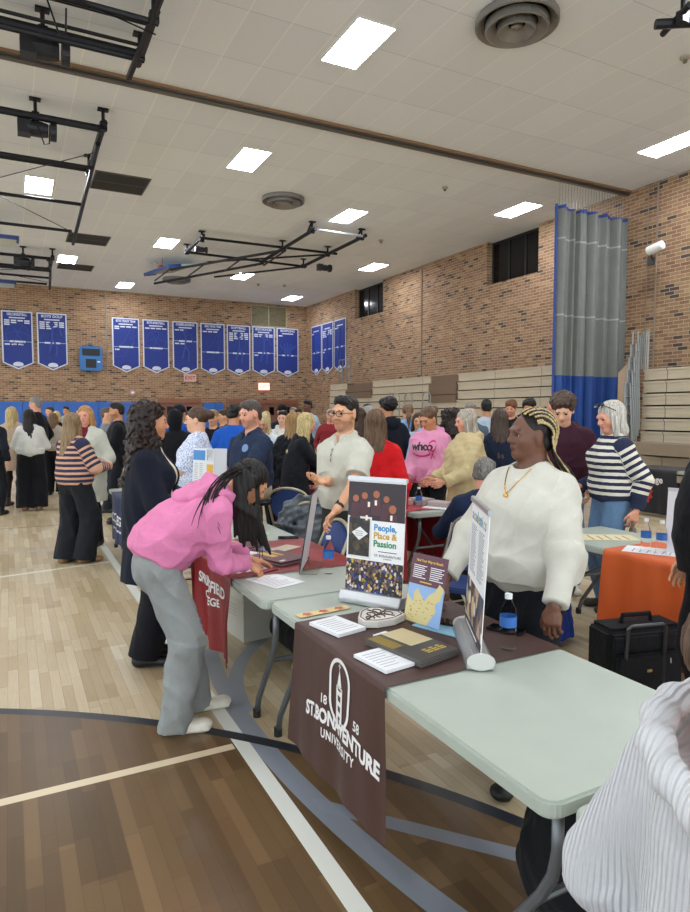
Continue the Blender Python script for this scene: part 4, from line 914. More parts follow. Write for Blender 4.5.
for i in range(5):
    a = Hd(.07, .0+.006*i, .03)*S_; m.tube([a, a+np.array([.012, .0, -.15]), a+np.array([.004*(i % 3), .0+.004*i, -.38-.02*(i % 3)])], [.004, .003, .0015], 5)
m.build('loose_strands', hm, hg)
r = solid([ell(Tg(0, -.10, 1.40), (.14, .10, .055), girl['Rh'], k=.05), ell(Tg(0, -.11, 1.32), (.13, .10, .045), k=.06), ell(Tg(0, -.12, 1.25), (.10, .07, .03), k=.06), cone(Tg(-.12, -.09, 1.40), Tg(-.06, .05, 1.40), .035, .024, k=.03), cone(Tg(.12, -.09, 1.40), Tg(.06, .05, 1.40), .035, .024, k=.03)], .006, (), (), wrinkle(5, .012, 20)); link('hood', np_mesh('hood', r[0], r[1], S_), cloth_mat('#d880aa'), girl['root'])
m = MB(); 
for s_ in (1, -1): m.tube([Vector(Tg(s_*.05, .13, .93)*S_), Vector(Tg(s_*.05, .15, .95)*S_)], .004, 5)
q = np.array([.03, -.22, .86])*S_
# curly haired woman
curly = person('woman with long dark curly hair and a black open jacket behind the pink hoodie', .80, 4.38, -20, 1.705, 'tan', ('curlylong', '#0f0a08', '#33241d', .40), shirt('#d5cdb8', name='blouse', sleeve=.8, hem=.88, o=.016), pants('#14151b', (.1, .1, .1)), '#151313',
    dict(lean=3, head=(14, 2, 0), rh=(.13, .33, 1.06), lh=(-.12, .34, 1.08), rhand=dict(curl=40), lhand=dict(curl=40)), fem=True, vox=.006, girth=1.08, layer=shirt('#151a28', 'knit', 'jacket', o=.016, loose=.018, hem=.56, sleeve=1., open=True, arm=.02, flare=.03, cutlow=True))
# man in glasses
man = person('dark haired man in glasses and a cream ribbed polo gesturing behind the table', 2.2, 4.28, 203, 1.77, 'fair', ('short', '#17120f'), shirt('#d3d3c4', 'rib', 'polo_shirt', sleeve=.42, hem=.91, o=.02, loose=.022, collar=True, arm=.022), pants('#33342d', (.088, .075, .07)), '#1b1917',
    dict(head=(4, 2, -3), rhw=(1.95, 4.06, 1.175), lhw=(1.92, 3.88, .96), rhand=dict(dir=(.15, .9, .05), palm=(-.3, -.1, 1), curl=24), lhand=dict(dir=(.35, .55, -.55), palm=(0, .3, -1), curl=30), rpole=(.6, -.9, -.7), lpole=(-.9, -.8, -.1)), gl=('#17120f', .0026, False), vox=.005, beard='#6b4e3f', headscale=1.07)
T_ = man['T']; S_ = man['S']
r = solid([cone(T_(0, 0, .93), T_(0, 0, .965), .178, .17, .132, .128, flat=True, k=.01)], .006); link('belt', np_mesh('belt', r[0], r[1], S_), flat('#141210', .35), man['root'])
for q_, sh, el, wr, d_, pn, cu, sp in man['arms']:
    if q_ < 0:
        v = nv(wr-el); c = (wr-v*.035)*S_; r = solid([cone(c/S_-v*.014, c/S_+v*.014, .0315, .0305, .027, .0265, pn, flat=True, k=.004)], .004); w_ = link('watch', np_mesh('watch', r[0], r[1], S_), flat('#101216', .3), man['root'])
        o2 = nv(np.cross(v, (0, 0, 1))); up = nv(np.array([.2, -.9, .4])*0+(-pn)); cc = c+up*.0285; M4 = Matrix([[*(np.c_[nv(np.cross(v, up)), v, up][i]*1.), cc[i]] for i in range(3)]+[[0, 0, 0, 1]]); MB().lathe([(.001, .008), (.019, .008), (.021, .0), (.021, -.004)], 20, M=M4).build('watch_face', flat('#0b1626', .1), w_)
TF = T_
for k in range(3): p = TF(0, .4, 1.33-.036*k)*S_; decal(MB().lathe([(.0005, 0), (.0065, 0)], 10).mesh('button'), man['top'], TR(*p) @ R3('X', -90), flat('#6c675b'), man['root'], 'button', .004)
me = MB().box(-.009, .009, -.07, .07, -.0001, 0).mesh('placket'); decal(me, man['top'], TR(*(TF(0, .4, 1.31)*S_)) @ R3('X', -90), cloth_mat('#bcbcae'), man['root'], 'placket', .002)
def collar(o, c, v=.006):
    T = o['T']; pr = []
    for q in (-1, 1): pr += [cone(T(q*.062, -.035, 1.432), T(q*.05, .062, 1.395), .014, .012, .026, .024, k=.01), cone(T(q*.05, .062, 1.395), T(q*.035, .092, 1.352), .012, .007, .028, .012, k=.01)]
    pr += [cone(T(-.062, -.035, 1.432), T(0, -.07, 1.44), .014, .014, .022, .022, k=.01), cone(T(.062, -.035, 1.432), T(0, -.07, 1.44), .014, .014, .022, .022, k=.01)]
    r = solid(pr, v, [cone(T(0, .0, 1.38), T(0, .02, 1.53), .048, .07, k=.01)]); link('collar', np_mesh('collar', r[0], r[1], o['S']), cloth_mat(c), o['root'])
collar(man, '#cfcfc1')
# woman with blonde streaked braids
bw = person('woman with long blonde and black braids in a chunky cream sweater standing behind the table', 2.12, 2.26, 190, 1.66, 'dark', ('none', '#120e0d'), shirt('#cbc9be', 'knit', 'sweater', o=.038, loose=.035, arm=.036, hem=.93, hemrib=True, cuff=True, amp=.009, wf=16, bottomflare=.01, neck=.066), pants('#14161d', (.1, .085, .07)), '#0d0c0c',
    dict(head=(-24, -2, 0), rhw=(1.73, 2.42, .84), lhw=(1.93, 1.90, .85), rhand=dict(dir=(.1, .35, -.85), palm=(-.6, -.7, 0), curl=20), lhand=dict(dir=(-.05, .3, -.9), palm=(0.2, -1, -.2), curl=28), rpole=(.9, -.7, 0), lpole=(-.9, -.7, 0), feet=((.14, .0, -10), (-.10, .22, 14))), girth=1.3, fem=True, vox=.005, bust=.035, headscale=1.03)
Hd = bw['Hd']; Rb = bw['Rh']; S_ = bw['S']; T_ = bw['T']
r = solid([ell(Hd(0, -.02, .034), (.0795, .0975, .086), Rb, k=.02), ell(Hd(0, -.055, -.03), (.072, .055, .05), Rb, k=.02)], .005, [ell(Hd(0, .122, -.045), (.082, .085, .1), Rb, k=.01)]); hr = link('hair', np_mesh('hair', r[0], r[1], S_), hair_mat('#14100e'), bw['root'])
rb = np.random.RandomState(3); BLM = hair_mat('#c2a872', '#e0c893'); BKM = hair_mat('#120f0e', '#2a2320'); n_ = 92
for i in range(n_):
    blonde = i % 9 == 1 or i % 31 == 5; u0 = -1+2*(i+.5)/n_; ph_ = math.radians(84)*math.copysign(abs(u0)**.85, u0); sg_ = 1 if ph_ > 0 else -1; au = abs(math.sin(ph_)); up = (.003 if blonde else 0)+.004*rb.rand()
    C = []; cf = math.sqrt(max(.04, 1-(.95*math.sin(ph_))**2)); th0 = -48+18*rb.rand() if i % 3 else -20+25*rb.rand()
    for th in np.linspace(th0, 112, 7):
        a = math.radians(th); C.append(Hd((.081+up)*math.sin(ph_)*(1 if th < 60 else 1), -.022-(.1+up)*math.sin(a)*max(cf, .45), .036+(.088+up)*math.cos(a)*cf-(.035*au*(th-th0)/160)))
    C.append(Hd(sg_*(.03+.055*au), -.105+.02*au, -.075-.02*rb.rand())); e = T_(sg_*(.02+.10*au)-.04, -.15-.04*rb.rand(), 1.33-.12*rb.rand()); C += [(C[-1]*.5+e*.5)+np.array([0, -.03, .01]), e]
    pts = []; nn_ = 54
    for t in np.linspace(0, 1, nn_):
        q = t*(len(C)-1); a = min(int(q), len(C)-2); u = q-a; g0 = C[max(a-1, 0)]; g1 = C[a]; g2 = C[a+1]; g3 = C[min(a+2, len(C)-1)]
        pts.append((.5*((2*g1)+(-g0+g2)*u+(2*g0-5*g1+4*g2-g3)*u*u+(-g0+3*g1-3*g2+g3)*u**3))*S_)
    m = MB(); m.tube(pts, [.0052+.0013*math.sin(k*2.1) if k < nn_-3 else .002 for k in range(nn_)], 6); m.build('blonde_braid' if blonde else 'dark_braid', BLM if blonde else BKM, hr, smooth=True)
def surf(o, P, names=('top', 'body'), d=(0, -1, 0), off=.003):
    best = None
    for nm in names:
        t = o[nm]; b = BVHTree.FromPolygons([v.co.copy() for v in t.data.vertices], [tuple(p.vertices) for p in t.data.polygons]); h = b.ray_cast(Vector(P)-Vector(d)*.5, Vector(d), 1.)
        if h[0] is not None and (best is None or h[3] < best[1]): best = (h[0], h[3])
    return best[0]-Vector(d)*off if best else Vector(P)
m = MB(); pts = []
for t in np.linspace(-1, 1, 21): P = T_(.066*t, .1, 1.325+.11*abs(t)**1.3)*S_; pts.append(surf(bw, P))
NK = pts[10]; m.tube(pts, .0024, 6); m.build('necklace', flat('#c79a45', .25, .9), bw['root']); MB().lathe([(.001, .004), (.013, .003), (.013, -.003), (.001, -.004)], 14, M=TR(NK[0], NK[1]+.004, NK[2]-.014) @ R3('X', 90)).build('pendant', flat('#c79a45', .25, .9), bw['root'])
# man perched in a navy polo
polo = person('older man in a navy polo with a round chest emblem perched on a stool', 2.05, 5.93, 200, 1.76, 'rosy', ('short', '#4a4039'), shirt('#232f47', name='polo_shirt', sleeve=.45, hem=.90, o=.022, loose=.03, collar=True, arm=.026), pants('#aaa793', (.105, .09, .085), name='khakis'), '#2a2320',
    dict(head=(-2, 6, 0), feet=((.15, .22, -8, .34), (-.16, .36, 10, .42)), rh=(.2, .28, 1.0), lh=(-.17, .38, .995), rhand=dict(palm=(0, 0, -1), curl=20), lhand=dict(palm=(0, 0, -1), curl=20), lpole=(-.9, -.6, 0)), girth=1.12, vox=.0065, beard='#8f6e5c', headscale=1.08)
collar(polo, '#232f47')
me = MB().lathe([(.001, 0), (.036, 0)], 18).mesh('emblem'); P_ = polo['T'](-.085, .3, 1.28)*polo['S']
decal(me, polo['top'], TR(*P_) @ R3('X', -90), flat('#6f8cb8'), polo['root'], 'chest_emblem', .004)
# woman in the patterned dress
person('woman in a blue and white floral dress with her hair up, facing left', 1.66, 6.45, 158, 1.70, 'pale', ('bun', '#4b3628'), shirt(print_mat('#dfe3ee', '#8ea4cf', '#47659f', 60), name='blouse', sleeve=.5, hem=.88, o=.03, loose=.04, arm=.035), dict(mat=print_mat('#dfe3ee', '#8ea4cf', '#47659f', 60), name='skirt', hem=.45, flare=.09), '#c9b8a5',
    dict(head=(0, 2, 0), lh=(-.1, .36, 1.07), rh=(.1, .38, 1.05), lhand=dict(palm=(.5, 0, .5), curl=45), rhand=dict(palm=(-.5, 0, .5), curl=45)), girth=1.2, fem=True, vox=.007, gl=('#8c7a6a', .0012, True), headscale=1.08)
# striped orange and navy sweater
person('person with long light brown hair in a peach and navy striped sweater', .62, 7.70, 35, 1.655, 'fair', ('long', '#6f583f', '#a08560', .36), shirt(stripe_mat('#c99a7e', '#232743', .058, .55), name='sweater', o=.035, loose=.025, arm=.035, hem=.90, cuff=True), pants('#1d1f24', (.11, .11, .12), drop=.05), '#8a6a45',
    dict(head=(12, 2, 0), rh=(.2, .3, 1.08), lh=(-.08, .32, 1.1), feet=((.1, .05, -30), (-.1, -.06, 10))), fem=True, vox=.0075, girth=1.1)
person('smiling woman with strawberry blonde hair in a pale coat over a maroon turtleneck', .84, 8.62, 238, 1.74, 'rosy', ('bob', '#9c6a3c', '#d0a068', .22), shirt('#6d1b2c', name='turtleneck', turtle=True, hem=.88), pants('#1c1c20'), '#22201e',
    dict(head=(6, 4, 4), rh=(.2, .25, 1.0), lh=(-.25, .2, .95)), fem=True, vox=.0075, girth=1.1, layer=shirt('#bfc0b2', name='coat', o=.03, hem=.55, open=True, arm=.025, loose=.03, hood=False))
# people in the left background
person('long haired blonde woman in a beige lace tunic and dark tights at the left edge', .04, 12.9, 66, 1.76, 'fair', ('long', '#a08452', '#d8bf88', .46), shirt('#b39c88', name='tunic', hem=.62, o=.03, flare=.06, arm=.02), pants('#2a2226', (.07, .055, .045), name='tights'), '#33241f', None, fem=True, vox=.012)
person('person in dark clothes cut off by the left edge, beside the lace tunic', -.26, 11.9, 60, 1.72, 'fair', ('short', '#2a211c'), shirt('#171b24', name='jacket', o=.03), pants('#15171c'), '#151515', None, vox=.013)
person('woman with long straight black hair in a white top and wide black trousers', .30, 12.2, 85, 1.72, 'fair', ('long', '#15110f', '#2a211d', .42), shirt('#cfd0c9', name='blouse', hem=.98, o=.03, arm=.03, loose=.03), pants('#131419', (.12, .13, .14), drop=.03), '#7c6048', dict(rh=(.15, .3, 1.1), lh=(-.15, .3, 1.1), head=(-25, 0, 0)), fem=True, vox=.0115)
person('tall grey haired man in glasses and a black sweater standing behind the white top', .45, 13.8, 150, 1.95, 'rosy', ('gray', '#77756f'), shirt('#14151a', name='sweater', o=.03), pants('#1d1f24'), '#151515', dict(head=(0, 0, 0)), vox=.0115, girth=1.15, gl=('#222222', .002, True))
person('person in a beige sweater with a thin crossbody strap and black trousers', .78, 14.3, 75, 1.66, 'fair', ('long', '#6b4f36', '#8d6f4e', .2), shirt('#b5aa98', name='sweater', o=.035, hem=.93), pants('#121318', (.1, .1, .1)), '#1b1b1b', None, fem=True, vox=.013)
FAR = [
 ('brown haired man seen over the beige sweater, before the blue padding', 1.0, 19.7, 200, 1.82, 'fair', ('short', '#3d2a1e'), '#5a6470', '#23262c', {}),
 ('blonde woman in a black top, small, in the left crowd', 1.02, 17.4, 120, 1.70, 'fair', ('bob', '#b79a62', '#dcc58e', .2), '#14151a', '#23262c', dict(fem=True)),
 ('dark haired boy facing the viewer before the blue padding', 1.5, 20.9, 240, 1.85, 'tan', ('short', '#1c1613'), '#98a2ac', '#23262c', {}),
 ('person with short brown hair half hidden behind the strawberry blonde', 1.95, 21.8, 220, 1.80, 'fair', ('short', '#4a3324'), '#33415c', '#23262c', {}),
 ('short person in a grey hooded top facing the bearded man', 1.44, 11.4, -20, 1.74, 'fair', ('short', '#5d4c3e'), '#7e848a', '#2b3038', dict(pose=dict(rh=(.1, .34, 1.15), lh=(-.1, .34, 1.1)))),
 ('dark haired bearded man in black facing left before the blue padding', 1.43, 10.2, 170, 1.805, 'tan', ('short', '#17120f'), '#15161b', '#1d2026', dict(beard='#1c1512', pose=dict(rh=(.1, .34, 1.15), lh=(-.1, .3, 1.1)), vox=.0095)),
 ('grey haired person beyond the curly haired woman', 2.2, 13.4, 230, 1.80, 'rosy', ('gray', '#8a8680'), '#53565c', '#2b2d33', {}),
 ('person in a black hooded garment between the curly hair and the floral dress', 1.93, 8.6, 60, 1.68, 'fair', ('hood', '#121317', None, None), '#121317', '#121317', {}),
 ('person in a bright blue shirt and dark cap behind the floral dress', 2.1, 9.1, 60, 1.76, 'tan', ('short', '#1c1613'), '#1c50a6', '#8c8570', dict(hat=('cap', '#171a22'))),
 ('broad person in a bright blue shirt and khakis, back turned, beside the navy polo', 2.46, 7.75, 50, 1.76, 'tan', ('short', '#14100e'), '#1c55b4', '#a59b80', dict(girth=1.2, belt=True)),
 ('woman with messy blonde bun and black cardigan beyond the floral dress', 2.66, 9.4, 240, 1.70, 'fair', ('bun', '#8f7047'), '#15161b', '#26282e', dict(fem=True)),
 ('person with a dark brown ponytail seen over the blue shirt', 3.2, 10.7, 200, 1.71, 'fair', ('pony', '#3a261c'), '#565b63', '#26282e', dict(fem=True)),
 ('man in dark clothes walking beyond the blue shirt near the doors', 3.0, 12.6, 210, 1.70, 'fair', ('short', '#3c2c22'), '#1d2430', '#1f2228', {}),
 ('boy with dark hair in a white hoodie behind the blonde in the blazer', 3.74, 9.35, 235, 1.69, 'pale', ('short', '#221a16'), '#d4d3cb', '#34373d', dict(top=dict(hood=True))),
 ('small far blonde woman in a pale shirt near the right doorway', 4.9, 13.2, 70, 1.69, 'fair', ('bob', '#b79a62', '#dcc58e', .22), '#bfc7d0', '#33363c', dict(fem=True)),
 ('person in a black cap and dark jacket near the right doorway', 4.55, 11.4, 100, 1.80, 'tan', ('short', '#1c1613'), '#1b222e', '#1c1f24', dict(hat=('cap', '#101114'))),
 ('person in a grey knit cap by the right doorway', 6.2, 14.8, 230, 1.78, 'rosy', ('short', '#6a5a4c'), '#2d3138', '#24272d', dict(hat=('beanie', '#9a9488'))),
 ('tall dark skinned man in a light blue shirt before the end of the bleachers', 5.74, 12.9, 200, 1.93, 'dark', ('short', '#0e0c0b'), '#a5b6cc', '#2a2d33', {}),
 ('person with grey hair low in the crowd beside the tall man', 5.6, 11.5, 250, 1.72, 'rosy', ('gray', '#9a938a'), '#8b2c32', '#2a2d33', {}),
 ('person with dark hair seen just left of the man in glasses', 5.3, 12.4, 250, 1.74, 'fair', ('short', '#1f1815'), '#20242c', '#2a2d33', {}),
 ('person with dark hair beyond the brown hair near the bleachers', 5.87, 10.5, 60, 1.82, 'tan', ('short', '#15110f'), '#30353d', '#2a2d33', {}),
 ('grey haired person in dark jacket beyond the red sweater', 5.0, 8.9, 100, 1.76, 'rosy', ('gray', '#97928b'), '#3a3d44', '#2a2d33', {}),
 ('person with dark curly hair between pink hoodie and cream coat', 4.95, 6.70, 70, 1.70, 'tan', ('curlylong', '#1d1613', '#3a2c25', .2), '#4c4c48', '#2a2d33', dict(fem=True)),
 ('man with grey hair facing the viewer over the cream coat', 5.70, 7.25, 235, 1.79, 'rosy', ('gray', '#7b7770'), '#53606c', '#2a2d33', {}),
 ('man with thick dark hair in a light blue shirt, back turned, over the cream coat', 6.55, 7.95, 60, 1.86, 'tan', ('short', '#12100f'), '#aebdca', '#2a2d33', dict(top=dict(collar=True))),
 ('bearded man with curly reddish hair in black, far before the bleachers', 7.58, 8.55, 215, 1.85, 'rosy', ('curlyshort', '#6a4328'), '#15161b', '#2a2d33', dict(beard='#7a4c30')),
 ('man with black curly hair far before the bleachers, right of the bearded man', 7.1, 7.6, 220, 1.85, 'tan', ('curlyshort', '#100d0c'), '#3d434c', '#2a2d33', {}),
 ('person with light brown hair just behind the braids', 5.75, 5.95, 60, 1.72, 'fair', ('long', '#6e553d', '#97795a', .25), '#4b4f55', '#2a2d33', dict(fem=True)),
 ('bald man in black before the blue curtain, behind the maroon hoodie', 6.75, 6.7, 120, 1.89, 'rosy', ('bald', '#6e6258'), '#15171d', '#2a2d33', {}),
 ('person with brown hair seen between the man in glasses and the red sweater', 4.3, 7.9, 70, 1.72, 'fair', ('long', '#2f2119', '#553c2c', .3), '#2a2d35', '#24272d', dict(fem=True)),
]
for lab, x, y, fc, h, sk_, hr_, tc, bc, ex in FAR:
    ex = dict(ex); tp = shirt(tc, name='shirt', o=.022, amp=.008, **ex.pop('top', {})); ex.pop('belt', 0); vx_ = ex.pop('vox', .0095 if y < 9.6 else .013)
    hr_ = (hr_[0], hr_[1], hr_[2], cloth_mat(tc)) if hr_[0] == 'hood' else hr_
    person(lab, x, y, fc, h, sk_, hr_, tp, pants(bc), '#1c1b1a', ex.pop('pose', None), vox=vx_, **ex)
# middle row
blz = person('blonde woman in a black blazer holding out a pink paper over the red table', 2.76, 6.55, -12, 1.665, 'rosy', ('long', '#ab9156', '#e2cd93', .34), shirt('#1a1c22', name='blazer', sleeve=.82, o=.025, hem=.80, flare=.03), pants('#15161a'), '#141414', dict(lean=12, head=(-6, 25, 0), rh=(.03, .46, 1.16), lh=(-.05, .38, 1.1), rhand=dict(curl=40), lhand=dict(curl=35)), fem=True, vox=.0075)
person('person with wavy golden brown hair in a black puffer jacket, back turned', 2.98, 7.1, 50, 1.66, 'fair', ('long', '#7a5a35', '#b58e5a', .36), shirt('#15171c', name='puffer_jacket', o=.05, loose=.05, arm=.045, amp=.018, wf=34, hem=.82), pants('#1a1c20'), '#141414', dict(head=(-20, 4, 0)), fem=True, vox=.008)
person('person with pale blonde hair in a white shirt between the blazer and puffer jacket', 2.9, 7.9, 235, 1.66, 'fair', ('long', '#b5a069', '#e6d7a6', .32), shirt('#c9d2da', name='shirt', o=.025), pants('#23262c'), '#141414', dict(head=(0, 25, 0)), fem=True, vox=.009)
person('person with long straight brown hair in a red sweater, back turned', 2.72, 4.72, 52, 1.68, 'fair', ('long', '#3b2a1f', '#7a5d43', .42), shirt('#c4161c', name='sweater', o=.035, loose=.03, arm=.035, hem=.86), pants('#1c1d22'), '#141414', None, fem=True, vox=.0065)
person('dark haired young man in a black hoodie with his back turned, before the bleachers', 4.25, 7.08, 82, 1.83, 'tan', ('curlyshort', '#14110f'), shirt('#171b25', name='hoodie', hood=True, o=.035, loose=.02, arm=.03), pants('#23262d', (.09, .08, .075)), '#d0cdc4', dict(head=(30, 0, 0)), vox=.0085)
person('person in a light blue hoodie with a brown ponytail beyond the black hoodie', 5.15, 8.0, 62, 1.78, 'fair', ('pony', '#5a4331', '#8b6b4e'), shirt('#7fa6d6', name='hoodie', hood=True, o=.035, arm=.03, hem=.94), pants('#14161a', (.08, .065, .055)), '#d0cdc4', dict(rh=(.25, .15, 1.0)), fem=True, vox=.0095)
pgl = person('dark haired girl holding a white paper to her chest, facing the viewer', 4.95, 7.42, 235, 1.655, 'fair', ('long', '#2a1d17', '#4b372b', .25), shirt('#b6c4d2', name='shirt', o=.03), pants('#14161a', (.08, .065, .055)), '#d0cdc4', dict(rh=(.1, .28, 1.18), lh=(-.06, .28, 1.2)), fem=True, vox=.0085)
person('person in a pale blue top just left of the pink ribbon hoodie', 4.36, 6.35, 70, 1.70, 'fair', ('long', '#5b4634', '#8a6c50', .2), shirt('#8fb4da', name='hoodie', hood=True, o=.03), pants('#14161a'), '#d0cdc4', dict(head=(40, 0, 0)), fem=True, vox=.0085)
pink = person('young woman with pulled back hair in a light pink hoodie with magenta ribbon print', 4.15, 5.98, 212, 1.72, 'tan', ('bun', '#3d2c22', '#77593f'), shirt('#dd94b5', name='hoodie', hood=True, o=.045, loose=.035, arm=.042, cuff=True, hem=.87, amp=.009), pants('#23262c'), '#d0cdc4', dict(head=(-14, 24, 0), rh=(.14, .26, .93), lh=(-.12, .3, .93), rhand=dict(curl=35), lhand=dict(curl=35)), fem=True, vox=.0065, headscale=1.05)
PM = TR(*(pink['T'](0, .5, 1.24)*pink['S'])) @ R3('Z', 180) @ R3('X', 90)
me = text_mesh('whco', .125, bold=.004, spacing=.9); me.transform(TR(-.02, .03, 0)); decal(me, pink['top'], PM, flat('#1d1a1c'), pink['root'], 'lettering', .004)
mm = MB(); z2 = lambda pts, w: [mm.add([Vector((x+dx*w, y+dy*w, 0)) for (x, y), (dx, dy) in ((pts[i], (-.3, .9)), (pts[i], (.3, -.9)), (pts[i+1], (.3, -.9)), (pts[i+1], (-.3, .9)))], [(0, 1, 2, 3)]) for i in range(len(pts)-1)]
z2([(-.14+.02*k, -.04-.035*math.sin(k*.26)) for k in range(12)], .011); z2([(.08+.04*math.cos(a)+.02, .04+.055*math.sin(a)) for a in np.linspace(-2.2, 4.4, 18)], .01); z2([(.06, -.01), (.13, -.09)], .01); z2([(.12, -.01), (.085, -.1)], .01)
decal(mm.mesh('ribbon'), pink['top'], PM, flat('#c2186e'), pink['root'], 'ribbon_print', .005)
cream = person('older woman with shoulder length grey blonde hair in a cream hooded coat, facing left', 4.1, 5.27, 165, 1.69, 'rosy', ('bob', '#8e877a', '#c9c0ad', .24), shirt('#c6b489', name='coat', hood=True, o=.055, loose=.04, arm=.045, hem=.52, flare=.05, amp=.012), pants('#2a2c30'), '#3a2c22', dict(head=(-4, 10, 0), rh=(.1, .33, .98), lh=(-.16, .3, .98)), fem=True, vox=.007, girth=1.06)
person('person with long dark hair in a dark navy jacket, back turned, left of the braids', 4.72, 5.50, 55, 1.70, 'fair', ('long', '#2b221d', '#5b493d', .42), shirt('#1a2338', name='jacket', o=.035), pants('#1a1c22'), '#141414', None, fem=True, vox=.0085)
seat = person('grey haired person in a navy jacket sitting with back turned behind the blue chair', 3.30, 4.02, 62, 1.76, 'rosy', ('gray', '#4c4843', '#8f8c86'), shirt('#1a2540', name='jacket', o=.035, loose=.03, hem=.95), pants('#23262c', (.1, .085, .075)), '#1c1b1a', dict(pel=(0, 0, -.45), lean=6, head=(-42, 12, 0), feet=((.12, .42, 0), (-.12, .42, 0)), rh=(.2, .36, .72), lh=(-.2, .36, .72)), vox=.0075, girth=1.15)
person('curly haired teenage boy in a maroon hoodie looking down before the blue curtain', 4.5, 4.37, 232, 1.815, 'pale', ('curlyshort', '#33261f', '#5b463a'), shirt('#381826', name='hoodie', hood=True, o=.04, loose=.03, arm=.035, cuff=True, hem=.87, amp=.009), pants('#4e5b70', kind='denim'), '#c9c6bd', dict(head=(-14, 24, 0), rh=(.2, .12, .9), lh=(-.2, .14, .9)), vox=.0065, headscale=1.08)
sg = person('grey haired woman with sunglasses on her head in a navy and cream striped sweater', 4.44, 3.77, 158, 1.745, 'rosy', ('bob', '#a7a49a', '#dcd9cf', .26), shirt(stripe_mat('#d8d4c4', '#1b2440', .052, .5, (.955, '#1b2440')), name='sweater', o=.03, loose=.02, arm=.03, hem=.92), pants('#54708f', (.1, .085, .08), kind='denim', name='jeans'), '#3a3530', dict(head=(6, 16, 0), rh=(.16, .2, 1.0), lh=(-.24, -.08, .85)), fem=True, vox=.0065, girth=1.05, headscale=1.08)
m = MB(); Hs = sg['Hd']; S_ = sg['S']
for q in (1, -1): m.lathe([(.001, .003), (.026, .0), (.026, -.004)], 14, M=TR(*(Hs(q*.032, .07, .108)*S_)) @ R3('X', -50)); m.tube([Vector(Hs(q*.058, .065, .106)*S_), Vector(Hs(q*.086, .0, .05)*S_)], .003, 5)
m.build('sunglasses', flat('#15130f', .15), sg['root'])
person('person in a black top cut by the right edge beside the orange table', 3.05, 1.93, 150, 1.72, 'fair', ('short', '#241a15'), shirt('#0f1116', name='jacket', o=.04, loose=.04, arm=.04), pants('#15161b'), '#141414', dict(), vox=.008, girth=1.1)
person('person in black behind the far table at the right edge, before the bleachers', 10.1, 6.35, 250, 1.70, 'rosy', ('short', '#6e5e50'), shirt('#1b2434', name='jacket', o=.04), pants('#15161b'), '#141414', dict(lh=(-.3, .25, 1.0)), vox=.011, girth=1.1)
fr = person('person in a white ribbed off-shoulder sweater with brown hair, nearest the viewer at lower right', .785, .408, -20, 1.545, 'rosy', ('bob', '#4a382c', '#6e5745', .17), shirt('#c9ccd0', 'rib', 'sweater', o=.03, loose=.012, arm=.03, hem=.9, amp=.004, offshoulder=True), pants('#1b1d22'), '#141414', dict(head=(-10, 8, 0)), fem=True, vox=.0055)
T_ = fr['T']; pts = [T_(.045+.165*math.cos(a), -.035+.142*math.sin(a), 1.37-.045*math.cos(a)) for a in np.linspace(0, 2*math.pi, 19)]
r = solid([cone(pts[i], pts[i+1], .02, .02, .018, .018, k=.02) for i in range(18)], .005); cb = link('neckband', np_mesh('neckband', r[0], r[1], fr['S']), cloth_mat('#d2d4d7', 'rib'), fr['root'])
# ------------------------------------------------------------------ tables and what stands on them
TTOP = NT('table_plastic'); n = TTOP.noise(TTOP.pos(), 7, 4); n2 = TTOP.noise(TTOP.pos(), 160, 2)
TTOP.bump(n2, .12, .002); TTOP.set(TTOP.mix(n, srgb('#a3aca1'), srgb('#b0b9ae')), .38); TTOP = TTOP.m
TLEG = flat('#6e7377', .35, .6)
def table(lab, x0, x1, y0, y1, z=.74, group='folding tables with pale plastic tops'):
    cx, cy = (x0+x1)/2, (y0+y1)/2; t = thing('folding_table', lab, 'table', (cx, cy, 0), 0, group); w, l = x1-x0, y1-y0
    MB().prism(rrect(w, l, .045), z-.045, z).build('tabletop', TTOP, t, bevel=.008, smooth=False)
    MB().box(-w/2+.06, -w/2+.09, -l/2+.12, l/2-.12, z-.075, z-.045).box(w/2-.09, w/2-.06, -l/2+.12, l/2-.12, z-.075, z-.045).build('rail', TLEG, t)
    for s in (-1, 1):
        ye = -l/2+.06 if s < 0 else l/2-.17; yi = s*(l/2-.55)
        for q in (-1, 1):
            xx = q*(w/2-.09); g = MB().tube([(xx, ye, z-.06), (xx, ye, z-.18), (xx, ye+.015, z-.25), (xx, ye+.05, z-.32), (xx, ye+.26, .12), (xx, ye+.29, .03)], .016, 10).build('leg', TLEG, t, smooth=True)
            MB().lathe([(.001, 0), (.022, 0), (.022, .045), (.001, .045)], 10, c=(xx, ye+.293, 0)).build('foot_cap', BLK, g)
        MB().tube([(-w/2+.09, ye+.07, z-.35), (w/2-.09, ye+.07, z-.35)], .012, 8).build('crossbar', TLEG, t)
        MB().tube([(0, ye+.07, z-.35), (0, ye+(.5 if s < 0 else -.45), z-.06)], .01, 8).build('brace', TLEG, t)
    return t
table('near folding table carrying the brown runner, its bare corner towards the viewer', 1.085, 1.87, 1.07, 2.905)
table('nearest folding table, only its corner showing beside the white sweater', 1.115, 1.9, -.85, 1.045)
table('folding table with the dark red runner where the pink hoodie writes', 1.06, 1.87, 2.925, 5.36)
table('folding table with the navy cloth at the left, behind the curly haired woman', 1.03, 1.8, 6.75, 8.2)
table('folding table in the next row, pale end bare and the rest under orange cloth', 3.52, 4.22, 1.5, 3.68)
table('red clothed folding table in front of the pink ribbon hoodie', 3.24, 3.82, 4.9, 6.75)
table('folding table wholly under red cloth behind the blonde in the blazer', 3.25, 3.95, 6.95, 8.7)
table('far folding table before the near bleachers with a dark printed cloth', 9.02, 9.75, 4.6, 7.6, .76)
